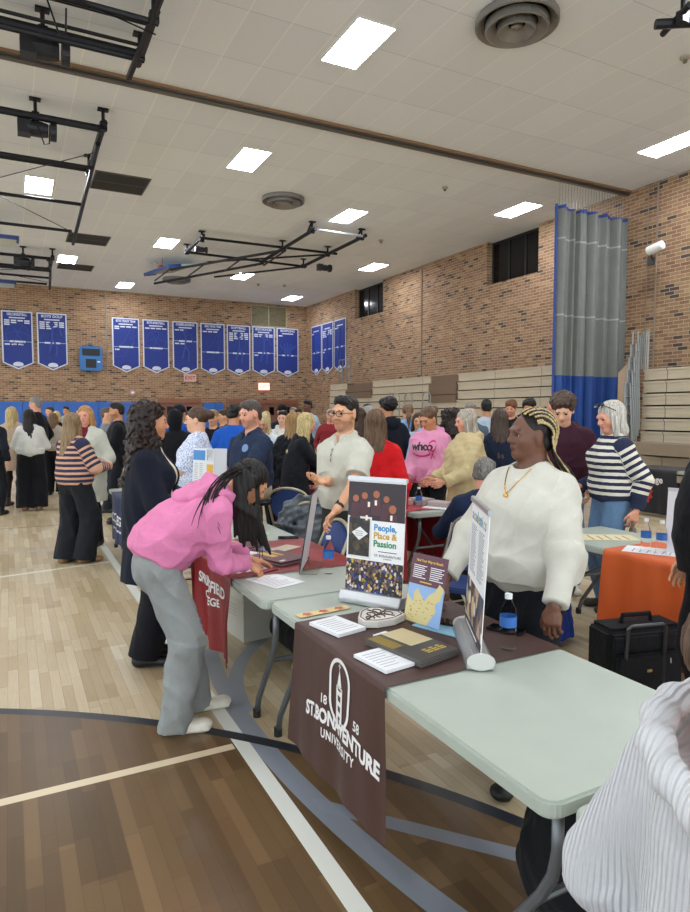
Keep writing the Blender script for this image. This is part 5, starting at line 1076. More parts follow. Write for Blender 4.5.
def drape(name, lab, x0, x1, y0, y1, z, mat, left=0, right=0, near=0, far=0, cat='tablecloth', wave=.012, flare=.04, seed=1, noff=.008, parent=None, nseg=(60, 60)):
    """cloth lying on a table top and hanging over its edges, laid out as one grid"""
    rs = np.random.RandomState(seed); ph = rs.rand(6)*6.28
    def axis(a0, a1, lo, hi, n):
        L = lo+(a1-a0)+hi; return [a0-lo+L*i/n for i in range(n+1)]+[a0, a1]
    us = sorted(set(axis(x0, x1, left, right, nseg[0]))); vs_ = sorted(set(axis(y0, y1, near, far, nseg[1]))); P = []; r = .012
    def fold(t, a0, a1):     # cloth coordinate -> (pos, drop, sign)
        if t < a0: return a0-noff, a0-t, -1
        if t > a1: return a1+noff, t-a1, 1
        return t, 0, 0
    for v in vs_:
        for u in us:
            x, dx, sx = fold(u, x0, x1); y, dy, sy = fold(v, y0, y1); dp = max(dx, dy); k = min(1, dp/.25)
            if dx and not dy: x += sx*(wave*k*(math.sin(v*19+ph[0])+.6*math.sin(v*37+ph[1]+dp*3))+flare*dp*.6+.004); zz = z+.004-dp; y += flare*dp*.9*((v-(y0+y1)/2)/((y1-y0)/2))
            elif dy and not dx: y += sy*(wave*k*(math.sin(u*21+ph[2])+.6*math.sin(u*35+ph[3]+dp*3))+flare*dp*.6+.004); zz = z+.004-dp; x += flare*dp*.9*((u-(x0+x1)/2)/((x1-x0)/2))
            elif dx and dy: zz = z+.004-max(dx, dy); q = min(dx, dy); x += sx*(q*.35+.01); y += sy*(q*.35+.01)
            else: zz = z+.004+.0012*math.sin(u*30+ph[4])*math.sin(v*26+ph[5])
            P.append((x, y, zz))
    n = len(us); F = [(j*n+i, j*n+i+1, (j+1)*n+i+1, (j+1)*n+i) for j in range(len(vs_)-1) for i in range(n-1)]
    o = MB().add(P, F).build(name, mat, parent, smooth=True); return tag(o, lab, cat)
def runner_mat(c, sheen=.04):
    t = NT('runner_fabric'); n = t.noise(t.pos(), 5, 3); b = srgb(c); t.set(t.mix(n, tuple(v*.85 for v in b), tuple(min(1, v*1.12) for v in b)), .55); t.b.inputs['Sheen Weight'].default_value = sheen; t.bump(t.noise(t.pos(), 14, 3), .2, .01); return t.m
CREAM = flat('#d8d2cb', .6, 0, .02); WPR = flat('#e4e3e1', .6, 0, .02)
# brown runner with the university lettering
br = drape('brown_table_runner', 'chocolate brown university table runner hanging over the near table edge', 1.085, 1.87, 1.80, 2.56, .741, runner_mat('#43271f'), left=.53, wave=.006, flare=.07, seed=5, nseg=(70, 40), noff=.006)
# lettering is laid on the hanging face, reading from far to near
def onface(y, z, rot=0, x=.98): return TR(x, y, z) @ R3('Z', -90) @ R3('X', 90) @ R3('Z', rot)
def letter_arc(s, size, cy, cz, R, sag, target, mat, root, name, squeeze=1., bold=.0, spread=1.):
    me = text_mesh(s, size, bold=bold, squeeze=squeeze, spacing=spread)
    for v in me.vertices: v.co.y += -sag*(v.co.x/R)**2+sag*.5
    decal(me, target, onface(cy, cz), mat, root, name, .0025)
letter_arc('ST.BONAVENTURE', .078, 2.11, .452, .30, .03, br, WPR, br, 'lettering', .88, .0035)
letter_arc('UNIVERSITY', .05, 2.12, .385, .30, .03, br, WPR, br, 'lettering', .9, .0015, 1.15)
for s_, y in (('18', 2.245), ('58', 1.975)): me = text_mesh(s_, .05, bold=.0012); decal(me, br, onface(y, .53), WPR, br, 'founding_year', .0025)
def ring2(w, h, r, t_, n=8):
    o = rrect(w, h, r, n); i = rrect(w-2*t_, h-2*t_, r-t_, n); m = MB(); k = len(o)
    m.add([(*p, 0) for p in o]+[(*p, 0) for p in i], [(a, (a+1) % k, k+(a+1) % k, k+a) for a in range(k)]); return m
decal(ring2(.175, .265, .086, .015).mesh('oval'), br, onface(2.12, .598), WPR, br, 'oval_emblem', .0028)
m = MB(); q = lambda pts: m.add([(x, y, 0) for x, y in pts], [tuple(range(len(pts)))])
q([(-.022, -.105), (-.008, -.105), (-.010, .02), (-.020, .02)]); q([(.008, -.105), (.022, -.105), (.020, .02), (.010, .02)])
for z in (-.085, -.045, -.005): q([(-.012, z), (.012, z), (.012, z+.018), (-.012, z+.018)])
q([(-.02, .022), (.02, .022), (.02, .028), (-.02, .028)]); q([(-.014, .03), (.014, .03), (.0, .095)]); q([(-.0015, .095), (.0015, .095), (.0015, .118), (-.0015, .118)]); q([(-.007, .106), (.007, .106), (.007, .109), (-.007, .109)])
m.v = [(x*1.45, y, z) for x, y, z in m.v]; decal(m.mesh('tower'), br, onface(2.12, .595), WPR, br, 'tower_emblem', .0028)
# dark red runner
rr = drape('red_table_runner', 'dark red college table runner hanging beside the writing girl', 1.06, 1.87, 3.40, 4.30, .741, runner_mat('#86191d'), left=.50, right=.1, wave=.02, flare=.0, seed=8, nseg=(60, 70), noff=.006)
letter_arc('SPRINGFIELD', .09, 3.80, .615, .5, .0, rr, WPR, rr, 'lettering', .98, .003); letter_arc('COLLEGE', .065, 3.80, .53, .5, .0, rr, WPR, rr, 'lettering', .98, .002)
m = MB(); m.add([(-.035, .04, 0), (.035, .04, 0), (.018, -.05, 0), (-.01, -.012, 0), (.01, -.005, 0), (-.02, .015, 0)], [(0, 1, 2, 3, 4, 5)]); decal(m.mesh('triangle'), rr, onface(3.81, .455), WPR, rr, 'triangle_emblem', .003)
# navy cloth at left
nv_ = drape('navy_tablecloth', 'navy college tablecloth hanging at the far left table corner', 1.03, 1.8, 7.02, 7.85, .741, runner_mat('#1c2a52'), left=.52, wave=.012, flare=.01, seed=9, nseg=(40, 40))
for s_, sz, z in (('COLLEGE', .14, .48), ('university', .07, .36)):
    if s_ == 'COLLEGE': decal(text_mesh(s_, sz, bold=.004), nv_, onface(7.42, z), WPR, nv_, 'lettering', .004)
m = MB()
for k in range(5): m.box(-.24+.1*k, -.17+.1*k, -.012, .012, -.001, 0)
decal(m.mesh('small_print'), nv_, onface(7.42, .37), WPR, nv_, 'small_print', .004)
# orange, red, black cloths
drape('orange_tablecloth', 'bright orange tablecloth over most of the table in the next row', 3.52, 4.22, 1.48, 3.03, .741, runner_mat('#cf5a1c'), left=.62, far=.0, near=.3, right=.5, wave=.02, flare=.05, seed=12)
redm = runner_mat('#a81d30'); drape('red_tablecloth', 'crimson tablecloth hanging to the floor at the left of the ribbon hoodie table', 3.24, 3.82, 5.02, 6.72, .741, redm, left=.66, wave=.008, flare=.0, seed=14, right=.6)
drape('red_tablecloth', 'crimson tablecloth covering the whole table beyond the man in glasses', 3.25, 3.95, 6.95, 8.7, .741, redm, left=.68, near=.68, right=.4, wave=.012, flare=.0, seed=15)
bk = drape('black_tablecloth', 'black college tablecloth with a yellow and red lion head before the bleachers', 9.02, 9.75, 6.45, 7.45, .762, runner_mat('#1b1d22'), left=.70, wave=.008, flare=.0, seed=16, nseg=(40, 40))
decal(text_mesh('onCollege', .145, bold=.004), bk, onface(6.98, .60, x=8.8), WPR, bk, 'lettering', .006)
def blob(pts, mat, nm, y, z): mm = MB(); mm.add([(a, b, 0) for a, b in pts], [tuple(range(len(pts)))]); decal(mm.mesh(nm), bk, onface(y, z, x=8.8), mat, bk, nm, .006 if nm == 'red_mane' else .010 if nm == 'lion_face' else .013)
pol = lambda r, n, w=0: [((r+(w if k % 2 else 0))*math.cos(2*math.pi*k/n), (r+(w if k % 2 else 0))*math.sin(2*math.pi*k/n)) for k in range(n)]
blob(pol(.15, 22, .04), flat('#b5302f'), 'red_mane', 7.03, .37); blob(pol(.115, 18), flat('#e8c04a'), 'lion_face', 7.03, .385)
for a, b in ((-.04, .03), (.04, .03), (0, -.045)): blob([(a+x*.2, b+y*.13) for x, y in pol(.11, 10)], flat('#5a2a1c'), 'lion_feature', 7.03, .385)
m = MB(); m.box(-.4, .4, -.004, .004, -.001, 0); decal(m.mesh('rule'), bk, onface(6.95, .52, x=8.8), WPR, bk, 'rule', .006)

# ---- paper goods
def bars(t, M, rows, mat, w, h, x0=0., name='printed_lines', seed=0, thick=.3):
    rs = np.random.RandomState(abs(seed)); m = MB(); 
    for i in range(rows):
        y = h/2-(i+.5)*h/rows; l = w*(.6+.4*rs.rand()); m.box(x0-w/2, x0-w/2+l, y-h/rows*thick/2, y+h/rows*thick/2, 0, .0004, M)
    return m.build(name, mat, t)
INK = flat('#9a9da2', .6); PAPER = flat('#e4e6e8', .6, 0, .02)
def sheet(name, lab, x, y, rz, w, h, thick, z=.746, mat=None, cat='paper', lines=7, group=None, ink=None):
    t = thing(name, lab, cat, (x, y, z), math.radians(rz), group); MB().box(-w/2, w/2, -h/2, h/2, 0, thick).build('sheets', mat or PAPER, t)
    if lines: bars(t, TR(0, 0, thick), lines, ink or INK, w*.8, h*.78, seed=int(x*100), thick=.18)
    return t
sheet('card_stack', 'white stack of inquiry cards near the far end of the brown runner', 1.20, 2.40, 12, .145, .20, .014, z=.748); sheet('card_stack', 'white stack of inquiry cards at the near edge of the brown runner', 1.19, 1.99, 8, .145, .19, .012, z=.748)
sheet('business_card_stack', 'tiny white stack of business cards beside the brochures', 1.318, 2.19, 14, .07, .09, .012, z=.748, lines=3, cat='cards')
t = sheet('brochure_stack', 'stack of dark and gold brochures in front of the small map sign', 1.335, 2.04, 12, .20, .30, .026, z=.748, mat=flat('#3d3a38', .35), cat='brochures', lines=0)
MB().box(-.02, .098, -.02, .148, .026, .0268).build('pale_panel', flat('#cdbd93'), t); g = MB()
for k in range(3): g.box(-.02+.035*k, .008+.035*k, -.11, -.102, .026, .0267); g.box(-.02+.035*k, .008+.035*k, -.095, -.087, .026, .0267); g.box(-.02+.035*k, .0+.035*k, -.08, -.072, .026, .0267)
g.build('gold_blocks', flat('#c9a93a'), t); MB().box(-.098, -.04, .0, .14, .026, .0266).build('gold_photo', flat('#8a7430'), t)
g = MB()
for k in range(4): g.box(-.101, .101, -.151, .151, .004+.006*k, .0048+.006*k)
g.build('page_edges', flat('#8f8c88'), t)
# shield shaped stack of cut outs
sh = [(-.085, .06), (-.05, .085), (0, .07), (.05, .085), (.085, .06), (.08, -.01), (.045, -.075), (0, -.105), (-.045, -.075), (-.08, -.01)]
t = thing('shield_plaque_stack', 'stack of white shield shaped cut-outs with brown tracery on the brown runner', 'plaques', (1.40, 2.40, .748), math.radians(-62))
MB().prism([(x*1.12, y*1.12) for x, y in sh], 0, .03).build('plaques', flat('#d9d6cf', .5), t, bevel=.002); g = MB(); BRN = flat('#4a2f28', .6)
for a in ((-.03, .035), (.03, .035), (-.025, -.02), (.025, -.02), (0, -.065)):
    g.tube([(a[0]+.019*math.cos(b), a[1]+.017*math.sin(b), .0305) for b in np.linspace(0, 5.2, 10)], .0035, 4)
g.tube([(-.07, .02, .0305), (0, .008, .0305), (.07, .02, .0305)], .004, 4); g.tube([(0, .06, .0305), (0, -.09, .0305)], .004, 4); g.tube([(x*.98, y*.98, .0305) for x, y in sh+sh[:1]], .0025, 4)
g.build('tracery', BRN, t); g = MB()
for k in range(4): g.prism([(x*1.125, y*1.125) for x, y in sh], .006+.006*k, .0068+.006*k)
g.build('layer_edges', flat('#a9a6a0'), t)
t = sheet('leaf_strip', 'cream paper strip printed with orange leaves at the table end', 1.25, 2.64, 6, .27, .055, .001, z=.745, mat=flat('#dcc78c'), lines=0); g = MB()
for k in range(3):
    g.prism([((.018+.009*(j % 2))*math.cos(j*.6283)-.085+.085*k, (.018+.009*(j % 2))*math.sin(j*.6283)) for j in range(10)], .001, .0016)
g.build('leaves', flat('#c0603a'), t)
# retractable table banners
ALU = flat('#b9bcbf', .3, .7)
def table_banner(lab, x, y, rz, w, h, lean=4):
    t = thing('tabletop_banner', lab, 'banner stand', (x, y, .746), math.radians(rz))
    MB().prism([(-.05, 0), (.05, 0), (.05, .02), (.03, .05), (-.03, .055), (-.05, .02)], -w/2-.008, w/2+.008, Matrix(((0, 0, 1, 0), (1, 0, 0, 0), (0, 1, 0, 0), (0, 0, 0, 1)))).build('base', ALU, t, bevel=.003)
    M = TR(0, 0, .045) @ R3('X', -lean)
    MB().box(-w/2, w/2, -.0015, .0015, 0, h, M).build('panel', flat('#e8e9ea', .4, 0, .01), t); MB().box(-w/2-.006, w/2+.006, -.009, .009, h, h+.022, M).build('top_rail', ALU, t, bevel=.003); MB().tube([M @ Vector((0, .02, -.02)), M @ Vector((0, .012, h+.01))], .004, 8).build('support_pole', ALU, t)
    return t, M @ TR(0, -.0018, 0) @ R3('X', 90)
t, M = table_banner('tabletop banner reading People Place and Passion with crowd photos', 1.507, 2.635, -61, .315, .535)
def photo_mat(seed, dark, cols, scale):
    q = NT('printed_photo'); v = q.new('ShaderNodeTexVoronoi'); q.l.new(q.scalev(q.obj(), (1, 1, .8)), v.inputs['Vector']); v.inputs['Scale'].default_value = scale
    w = q.white(v.outputs['Position']); c = q.ramp(w, [((i+.01)/len(cols), srgb(k)) for i, k in enumerate(cols)], True); c = q.mix(q.math('GREATER_THAN', v.outputs['Distance'], .62), c, srgb(dark)); return q.set(c, .35)
def patch(t, M, x0, x1, z0, z1, mat, name='printed_photo', d=.0004):
    return MB().box(x0, x1, z0, z1, -.0002, d, M).build(name, mat, t)
patch(t, M, -.157, .157, .35, .53, flat('#231520', .35, 0, .3)); HEADC = flat('#a5603f', .4, 0, .2); g = MB(); bd = MB()
for x, z, r in ((-.115, .45, .017), (-.065, .465, .017), (.0, .475, .018), (.055, .455, .016), (.09, .41, .02)):
    g.lathe([(.0001, .0008), (r, .0008), (r, .0001)], 12, M=M @ TR(x, z, 0)); bd.prism([(x-.03, max(z-.1, .352)), (x+.03, max(z-.1, .352)), (x+.022, z-.022), (x-.022, z-.022)], .0003, .0007, M)
g.build('faces', HEADC, t); bd.build('figures', flat('#4a2430', .4, 0, .4), t); g = MB()
for x, z in ((-.04, .425), (-.002, .435), (-.05, .36), (.085, .37)): g.box(x-.006, x+.006, z-.012, z+.012, .0008, .0012, M)
g.build('candle_glow', flat('#f2e4d8', .3), t)
patch(t, M, -.157, -.02, .165, .365, flat('#d9dadb'), 'inset_border', .0006); patch(t, M, -.148, -.03, .175, .355, photo_mat(3, '#15130f', ['#26221c', '#3b3022', '#1b1b20', '#50402a'], 40), d=.0009)
g = MB(); g.add([M @ Vector(p) for p in ((-.13, .285, .0012), (-.085, .315, .0012), (-.04, .285, .0012), (-.088, .25, .0012))], [(0, 1, 2, 3)]); g.build('graduation_cap', flat('#e6e6e6'), t); bars(t, M @ TR(-.085, .283, .0014), 3, INK, .05, .03, name='cap_writing')
patch(t, M, -.157, .157, .0, .158, photo_mat(5, '#1c1a22', ['#8a6a58', '#20222a', '#3c3a44', '#a98a74', '#27408a', '#c2a23c', '#17181c', '#6b4a3c', '#d0c4bc'], 85))
for s_, c, z in (('People,', '#3d8fc6', .318), ('Place &', '#c9a13a', .280), ('Passion', '#2f8a5c', .242)): me = text_mesh(s_, .042, 'LEFT', .0003, .0014); me.transform(M @ TR(-.008, z, .0004)); me.materials.clear(); me.materials.append(flat(c)); link('lettering', me, None, t)
patch(t, M, .02, .12, .205, .2085, BLK, 'rule'); text('ST. BONAVENTURE', .0165, M @ TR(.072, .187, .0006), BLK, t, extrude=.0002); text('UNIVERSITY', .0085, M @ TR(.072, .174, .0006), BLK, t, extrude=.0002)
t, M = table_banner('tabletop banner listing academics, seen edge-on beside the cream sweater', 1.555, 1.95, -120, .40, .50, 3)
me = text_mesh('academics', .06, 'LEFT', .0003, .001, .9); bpy.data.meshes.remove(me)
for i, (ch, c) in enumerate(zip('academics', ['#3d8fc6', '#c9a13a', '#3d8fc6', '#2f8a5c', '#c9a13a', '#3d8fc6', '#2f8a5c', '#c9a13a', '#3d8fc6'])): text(ch, .062, M @ TR(-.155+.037*i, .455, .0004), flat(c), t, extrude=.0003, bold=.001)
for cx, sd in ((-.09, 1), (.09, 2)): bars(t, M @ TR(cx, .325, .0003), 22, INK, .15, .19, seed=sd, thick=.4)
patch(t, M, -.2, .2, .04, .20, photo_mat(7, '#2a2a33', ['#b5998a', '#3b4a6b', '#d9cfc6', '#7a5a48', '#2a2a33', '#c9b08a'], 18)); patch(t, M, -.2, .2, .0, .04, flat('#2a2220'), 'caption_band', .0006); bars(t, M @ TR(0, .02, .0007), 1, PAPER, .34, .02, name='caption')
for s_ in (-1, 1): MB().lathe([(.001, 0), (.05, 0), (.05, .006), (.001, .006)], 24, M=TR(s_*.212-.003, 0, .03) @ R3('Y', 90) @ Matrix.Diagonal((.62, 1, 1, 1))).build('end_cap', flat('#cfd0cc', .4, .3), t)
# acrylic sign holders
ACR = glass_mat('#ffffff', .02, 1.04)
def acrylic(lab, x, y, rz, w, h, lean=14, foot=.09):
    t = thing('acrylic_sign_holder', lab, 'sign holder', (x, y, .748), math.radians(rz)); M = TR(0, 0, .002) @ R3('X', -lean)
    MB().box(-w/2, w/2, -.003, -.0015, 0, h, M).box(-w/2, w/2, .0015, .003, 0, h, M).build('holder', ACR, t); MB().box(-w/2, w/2, .0, foot, 0, .002).build('foot', ACR, t)
    return t, M
t, M = acrylic('small sign with a maroon top and a blue and tan map in a clear holder', 1.53, 2.26, -76, .21, .30, 12)
MM = M @ TR(0, -.0035, 0) @ R3('X', 90); patch(t, MM, -.1, .1, .004, .296, flat('#56243a', .35), 'printed_sheet'); patch(t, MM, -.1, .1, .004, .165, flat('#86a9d6', .35), 'map_sea', .0007)
MB().prism([(-.1, .004), (.03, .004), (.05, .04), (.07, .07), (.06, .1), (.085, .12), (.095, .17), (.07, .185), (.05, .15), (.02, .13), (0, .1), (-.03, .13), (-.045, .15), (-.065, .13), (-.06, .09), (-.08, .1), (-.1, .12)], .0007, .0011, MM).build('map_land', flat('#cdbf86', .4), t)
g = MB()
for k in range(26): a, b = RNG.uniform(-.08, .05), RNG.uniform(.02, .11); g.box(a, a+.008, b, b+.004, .0011, .0014, MM)
g.build('map_marks', flat('#b58a2a'), t); text('Find Your Way to Bona\'s', .0145, MM @ TR(0, .268, .0008), flat('#d9b23c'), t, extrude=.0002, bold=.0004)
for cx in (-.048, .048): bars(t, MM @ TR(cx, .22, .0006), 7, PAPER, .075, .06, seed=int(cx*99), thick=.4)
bars(t, MM @ TR(0, .178, .0006), 1, flat('#d9b23c'), .08, .012, thick=.4)
t, M = acrylic('tall clear sign holder with a white printed sheet, edge-on beside the water bottle', 1.51, 3.465, -121, .36, .45, 9, .10)
MM = M @ TR(0, -.0035, 0) @ R3('X', 90); patch(t, MM, -.175, .175, .004, .446, flat('#d8dadd', .4), 'printed_sheet'); patch(t, M @ TR(0, .0045, 0) @ R3('X', 90), -.175, .175, .004, .446, flat('#d8dadd', .4), 'back_sheet'); patch(t, MM, -.15, .15, .26, .42, photo_mat(9, '#7a6a58', ['#a7835c', '#58636e', '#c9a26a', '#8a3a34'], 30)); bars(t, MM @ TR(0, .08, .0006), 8, INK, .16, .12)
t, M = acrylic('white trifold display with a blue header and a yellow block near the floral dress', 1.36, 5.16, -62, .24, .62, 3)
for s_ in (-1, 1): MB().box(0, .1, -.003, .003, 0, .62, M @ TR(s_*.12, 0, 0) @ R3('Z', 60 if s_ > 0 else 120)).build('wing', flat('#cfd2d6'), t)
MM = M @ TR(0, -.0035, 0) @ R3('X', 90); patch(t, MM, -.12, .12, .004, .616, flat('#d9dce0', .4), 'printed_sheet'); patch(t, MM, -.118, .02, .52, .60, flat('#3f87c9'), 'header', .0006); patch(t, MM, .04, .11, .52, .61, photo_mat(11, '#333333', ['#a7835c', '#58636e', '#c9a26a'], 40)); patch(t, MM, .04, .112, .2, .49, flat('#d9a62e'), 'yellow_block', .0006)
for cx in (-.08, -.02): bars(t, MM @ TR(cx, .36, .0006), 18, INK, .045, .28)
# bottles and phones
WATER = glass_mat('#ffffff', .02, 1.06); LBL = flat('#2f68b4', .4); CAPM = flat('#dfe6ea', .4)
def bottle(lab, x, y, z, cap=CAPM, lb=LBL, s=1., cat='bottle'):
    t = thing('water_bottle', lab, cat, (x, y, z), 0, 'plastic water bottles')
    pr = [(.001, .0), (.026, .0), (.031, .008), (.0315, .03), (.029, .036), (.0315, .042), (.0315, .06), (.029, .066), (.0315, .072), (.0315, .14), (.028, .158), (.016, .182), (.013, .19), (.013, .198)]
    MB().lathe([(r*s, h*s) for r, h in pr], 20).build('bottle', WATER, t, smooth=True); MB().lathe([(.001*s, .215*s), (.0145*s, .215*s), (.0145*s, .196*s), (.001, .196*s)], 14).build('cap', cap, t); MB().lathe([(.0325*s, .09*s), (.0325*s, .13*s)], 20).build('label', lb, t)
bottle('clear water bottle with a blue label beside the edge-on sign holder', 1.585, 3.28, .741); bottle('clear water bottle behind the academics banner', 1.675, 1.885, .747)
bottle('left of the two water bottles on the orange cloth', 3.68, 2.84, .747); bottle('right of the two water bottles on the orange cloth', 3.70, 2.74, .747); bottle('small water bottle at the near corner of the ribbon hoodie table', 3.36, 5.02, .75)
def phone(lab, x, y, rz, z): t = thing('smartphone', lab, 'phone', (x, y, z), math.radians(rz)); MB().box(-.036, .036, -.076, .076, 0, .008).build('body', BLK, t, bevel=.003); MB().box(-.033, .033, -.072, .072, .0081, .0085).build('screen', flat('#0a0c10', .08), t)
phone('black phone lying on the brown runner by the cream sweater', 1.81, 2.05, 25, .747); phone('black phone lying on the far edge of the dark red runner', 1.77, 4.33, 70, .747)
sheet('blue_folder', 'light blue folder lying behind the small map sign', 1.60, 2.20, 20, .14, .22, .004, z=.747, mat=flat('#86b9d4'), lines=0, cat='folder'); phone('black phone on the light blue folder behind the map sign', 1.64, 2.23, 30, .752)
# on the writing table
sheet('form', 'white form the bending girl is writing on', 1.255, 3.262, 18, .2, .27, .001, z=.742, lines=9, cat='paper')
FOLD = flat('#5a2230', .4)
def folder(lab, x, y, rz, st=.02):
    t = sheet('folder_stack', lab, x, y, rz, .23, .30, st, z=.748, mat=FOLD, lines=0, cat='folders'); g = MB(); g.box(-.05, .0, .0, .15, st, st+.0006); g.box(.02, .045, .0, .15, st, st+.0006); g.build('gold_stripe', flat('#cfa84a'), t); MB().box(-.09, -.05, -.12, -.1, st, st+.0006).build('crest', PAPER, t); MB().box(-.116, .116, -.151, .151, .004, .012).build('page_edges', flat('#8c8786'), t)
folder('near stack of maroon folders with gold lettering on the dark red runner', 1.45, 3.70, 20, .024); folder('far stack of maroon folders with gold lettering on the dark red runner', 1.36, 4.19, 24, .02)
sheet('sign_up_sheet', 'white sign-up sheet between the two maroon folder stacks', 1.30, 3.92, 22, .22, .28, .002, z=.747, lines=10); sheet('sign_up_sheet', 'white sheet under the bending girl\'s hair', 1.19, 3.62, 10, .2, .24, .002, z=.747, lines=8)
sheet('brochure', 'pale brochures with photos at the middle of the dark red runner', 1.60, 3.98, 30, .2, .12, .008, z=.747, mat=flat('#b8ad94'), lines=3, cat='brochures'); sheet('brochure', 'blue grey leaflets beside the pale brochures on the dark red runner', 1.48, 4.05, 30, .12, .18, .004, z=.747, mat=flat('#6f7d92'), lines=3, cat='brochures')
sheet('notepad', 'mint green paper with a pen by the far table corner', 1.62, 4.68, 15, .16, .26, .002, z=.742, mat=flat('#b9dcc8'), lines=4)
def pen(lab, x, y, rz, z, c='#1a1a1c'): t = thing('pen', lab, 'pen', (x, y, z), math.radians(rz)); MB().tube([(-.065, 0, .004), (.055, 0, .004)], .0042, 8).build('barrel', flat(c, .3), t); MB().tube([(.055, 0, .004), (.07, 0, .004)], [.004, .001], 8).build('tip', ALU, t)
pen('black pen on the mint green paper', 1.66, 4.70, 60, .746); pen('dark red pen beside the white form', 1.30, 3.45, 20, .745, '#6a1626')
for i, (x, y, lab, c) in enumerate(((1.25, 7.2, 'white leaflet on the navy cloth corner', '#dfe2e8'), (1.45, 7.9, 'pale yellow leaflet on the navy clothed table', '#d9cf8c'), (1.35, 7.55, 'small stack of pale leaflets on the navy cloth', '#cdd3dc'))): sheet('leaflet', lab, x, y, 15*i, .21, .28, .006, z=.747, mat=flat(c), lines=4)
# ribbon hoodie table goods
for i, (x, y, n, c, lab) in enumerate(((3.45, 5.45, .05, '#c9a7a5', 'stack of pink and white booklets left on the crimson cloth'), (3.62, 5.35, .06, '#b8b2b0', 'taller stack of grey booklets at the middle of the crimson cloth'), (3.70, 5.15, .045, '#cfc2c0', 'stack of booklets before the cream coat'), (3.5, 5.75, .03, '#d9d4d2', 'low stack of white booklets at the far side of the crimson cloth'))):
    t = sheet('booklet_stack', lab, x, y, 15*i-10, .15, .21, n, z=.747, mat=flat(c), lines=3, cat='booklets'); g = MB()
    for k in range(int(n/.008)): g.box(-.0765, .0765, -.1065, .1065, .004+.008*k, .0055+.008*k)
    g.build('page_edges', flat('#8a4a50' if i % 2 == 0 else '#6e6a68'), t)
sheet('flyer', 'white flyers fanned at the near end of the crimson cloth', 3.62, 5.08, 30, .2, .27, .003, z=.747, lines=5)
for x, y, c, lab in ((3.5, 7.4, '#d9c83c', 'yellow folder on the crimson table beyond the blazer'), (3.45, 7.15, '#cfd3d8', 'white leaflets on the near end of the far crimson table'), (3.75, 7.9, '#d8a8b4', 'pink leaflets on the far crimson table')): sheet('leaflet', lab, x, y, 20, .2, .22, .012, z=.747, mat=flat(c), lines=3)
sheet('pink_leaflet', 'pink leaflet held out by the blonde woman in the blazer', *wpt(blz, blz['arms'][0][3]+blz['arms'][0][4]*.17)[:2], 10, .16, .1, .003, z=wpt(blz, blz['arms'][0][3]+blz['arms'][0][4]*.15)[2], mat=flat('#d88a9c'), lines=2)
sheet('white_sheet', 'white sheet held to the chest of the dark haired girl', *(wpt(pgl, (0, .31, 1.2))[:2]), 145, .21, .004, .28, z=1.06, lines=0)
# orange table goods
t = sheet('flyer', 'white flyer under the water bottles on the orange cloth', 3.72, 2.82, 30, .22, .34, .002, z=.747, lines=6); sheet('flyer', 'cream flyer with red print on the bare end of the table', 3.86, 3.30, 60, .22, .40, .002, z=.742, mat=flat('#ded7ae'), lines=5, ink=flat('#b5483a'))
t = thing('paper_pad_display', 'white tabletop display leaning upright on the orange cloth', 'display', (3.80, 2.66, .748), math.radians(-70)); MB().box(-.11, .11, -.003, .003, 0, .42, R3('X', -6)).build('front_panel', flat('#d5d6da', .5), t); MB().box(-.11, .11, -.003, .003, 0, .43, TR(0, .14, 0) @ R3('X', 14)).build('rear_panel', flat('#c6c8cc', .5), t); MB().box(-.11, .11, 0, .14, 0, .004).build('base', BLK, t)
# ---- chairs
BLU = flat('#2c4a8a', .6); CRM = flat('#b9b394', .4, .3); GRF = flat('#77736a', .4, .4)
def chair(lab, x, y, rz, fr=CRM, up=BLU):
    t = thing('folding_chair', lab, 'chair', (x, y, 0), math.radians(rz), 'blue padded folding chairs')
    for q in (-1, 1):
        MB().tube([(q*.21, .26, .0), (q*.215, .10, .42), (q*.215, -.08, .70), (q*.205, -.14, .84)], .012, 8).build('leg', fr, t, smooth=True); MB().tube([(q*.19, -.26, .0), (q*.195, .12, .44)], .011, 8).build('leg', fr, t, smooth=True)
    arc = [(.205*math.cos(a), -.14-.02*math.sin(a), .80+.11*math.sin(a)) for a in np.linspace(0, math.pi, 15)]; MB().tube(arc, .013, 8).build('top_rail', fr, t, smooth=True)
    o = [(.20*math.cos(a)*(.93 if math.sin(a) < 0 else 1), .72+.175*math.sin(a)) for a in np.linspace(0, 2*math.pi, 28)[:-1]]; BMx = Matrix(((1, 0, 0, 0), (0, -.25, -1, -.085+.18-.07), (0, .97, -.2, 0.02), (0, 0, 0, 1)))
    MB().prism([(a, max(.545, b)) for a, b in o], -.012, .018, TR(0, -.005, .0) @ Matrix(((1, 0, 0, 0), (0, -.24, -1, .075), (0, 1, 0, 0), (0, 0, 0, 1)))).build('backrest', up, t, bevel=.006)
    MB().prism(rrect(.39, .38, .06), .435, .475, TR(0, .08, 0)).build('seat', up, t, bevel=.01)
    MB().tube([(-.19, -.2, .14), (.19, -.2, .14)], .008, 6).tube([(-.2, .22, .1), (.2, .22, .1)], .008, 6).build('stretcher', fr, t)
    return t
chair('blue padded folding chair under the hand of the man in glasses', 1.86, 4.0, 85)
chair('blue padded folding chair with a clear grey coat, in front of the navy polo', 2.3, 5.05, -27)
chair('blue padded folding chair with its rounded cream back, left of the man in glasses', 2.52, 6.05, -40)
chair('blue folding chair with a brown frame between the crimson cloth and the academics banner', 2.86, 3.62, -62+180, GRF, flat('#22386b', .5))
chair('blue folding chair under the seated grey haired person', 3.28, 4.05, 62-90+90-90+28)
r = solid([cone((0, -.13, .92), (0, -.17, .6), .2, .25, .05, .07, k=.05), cone((-.2, -.1, .88), (-.3, -.02, .5), .07, .09, k=.05), cone((.2, -.1, .88), (.27, .02, .45), .07, .08, k=.05)], .011, (), (), wrinkle(9, .03, 26))
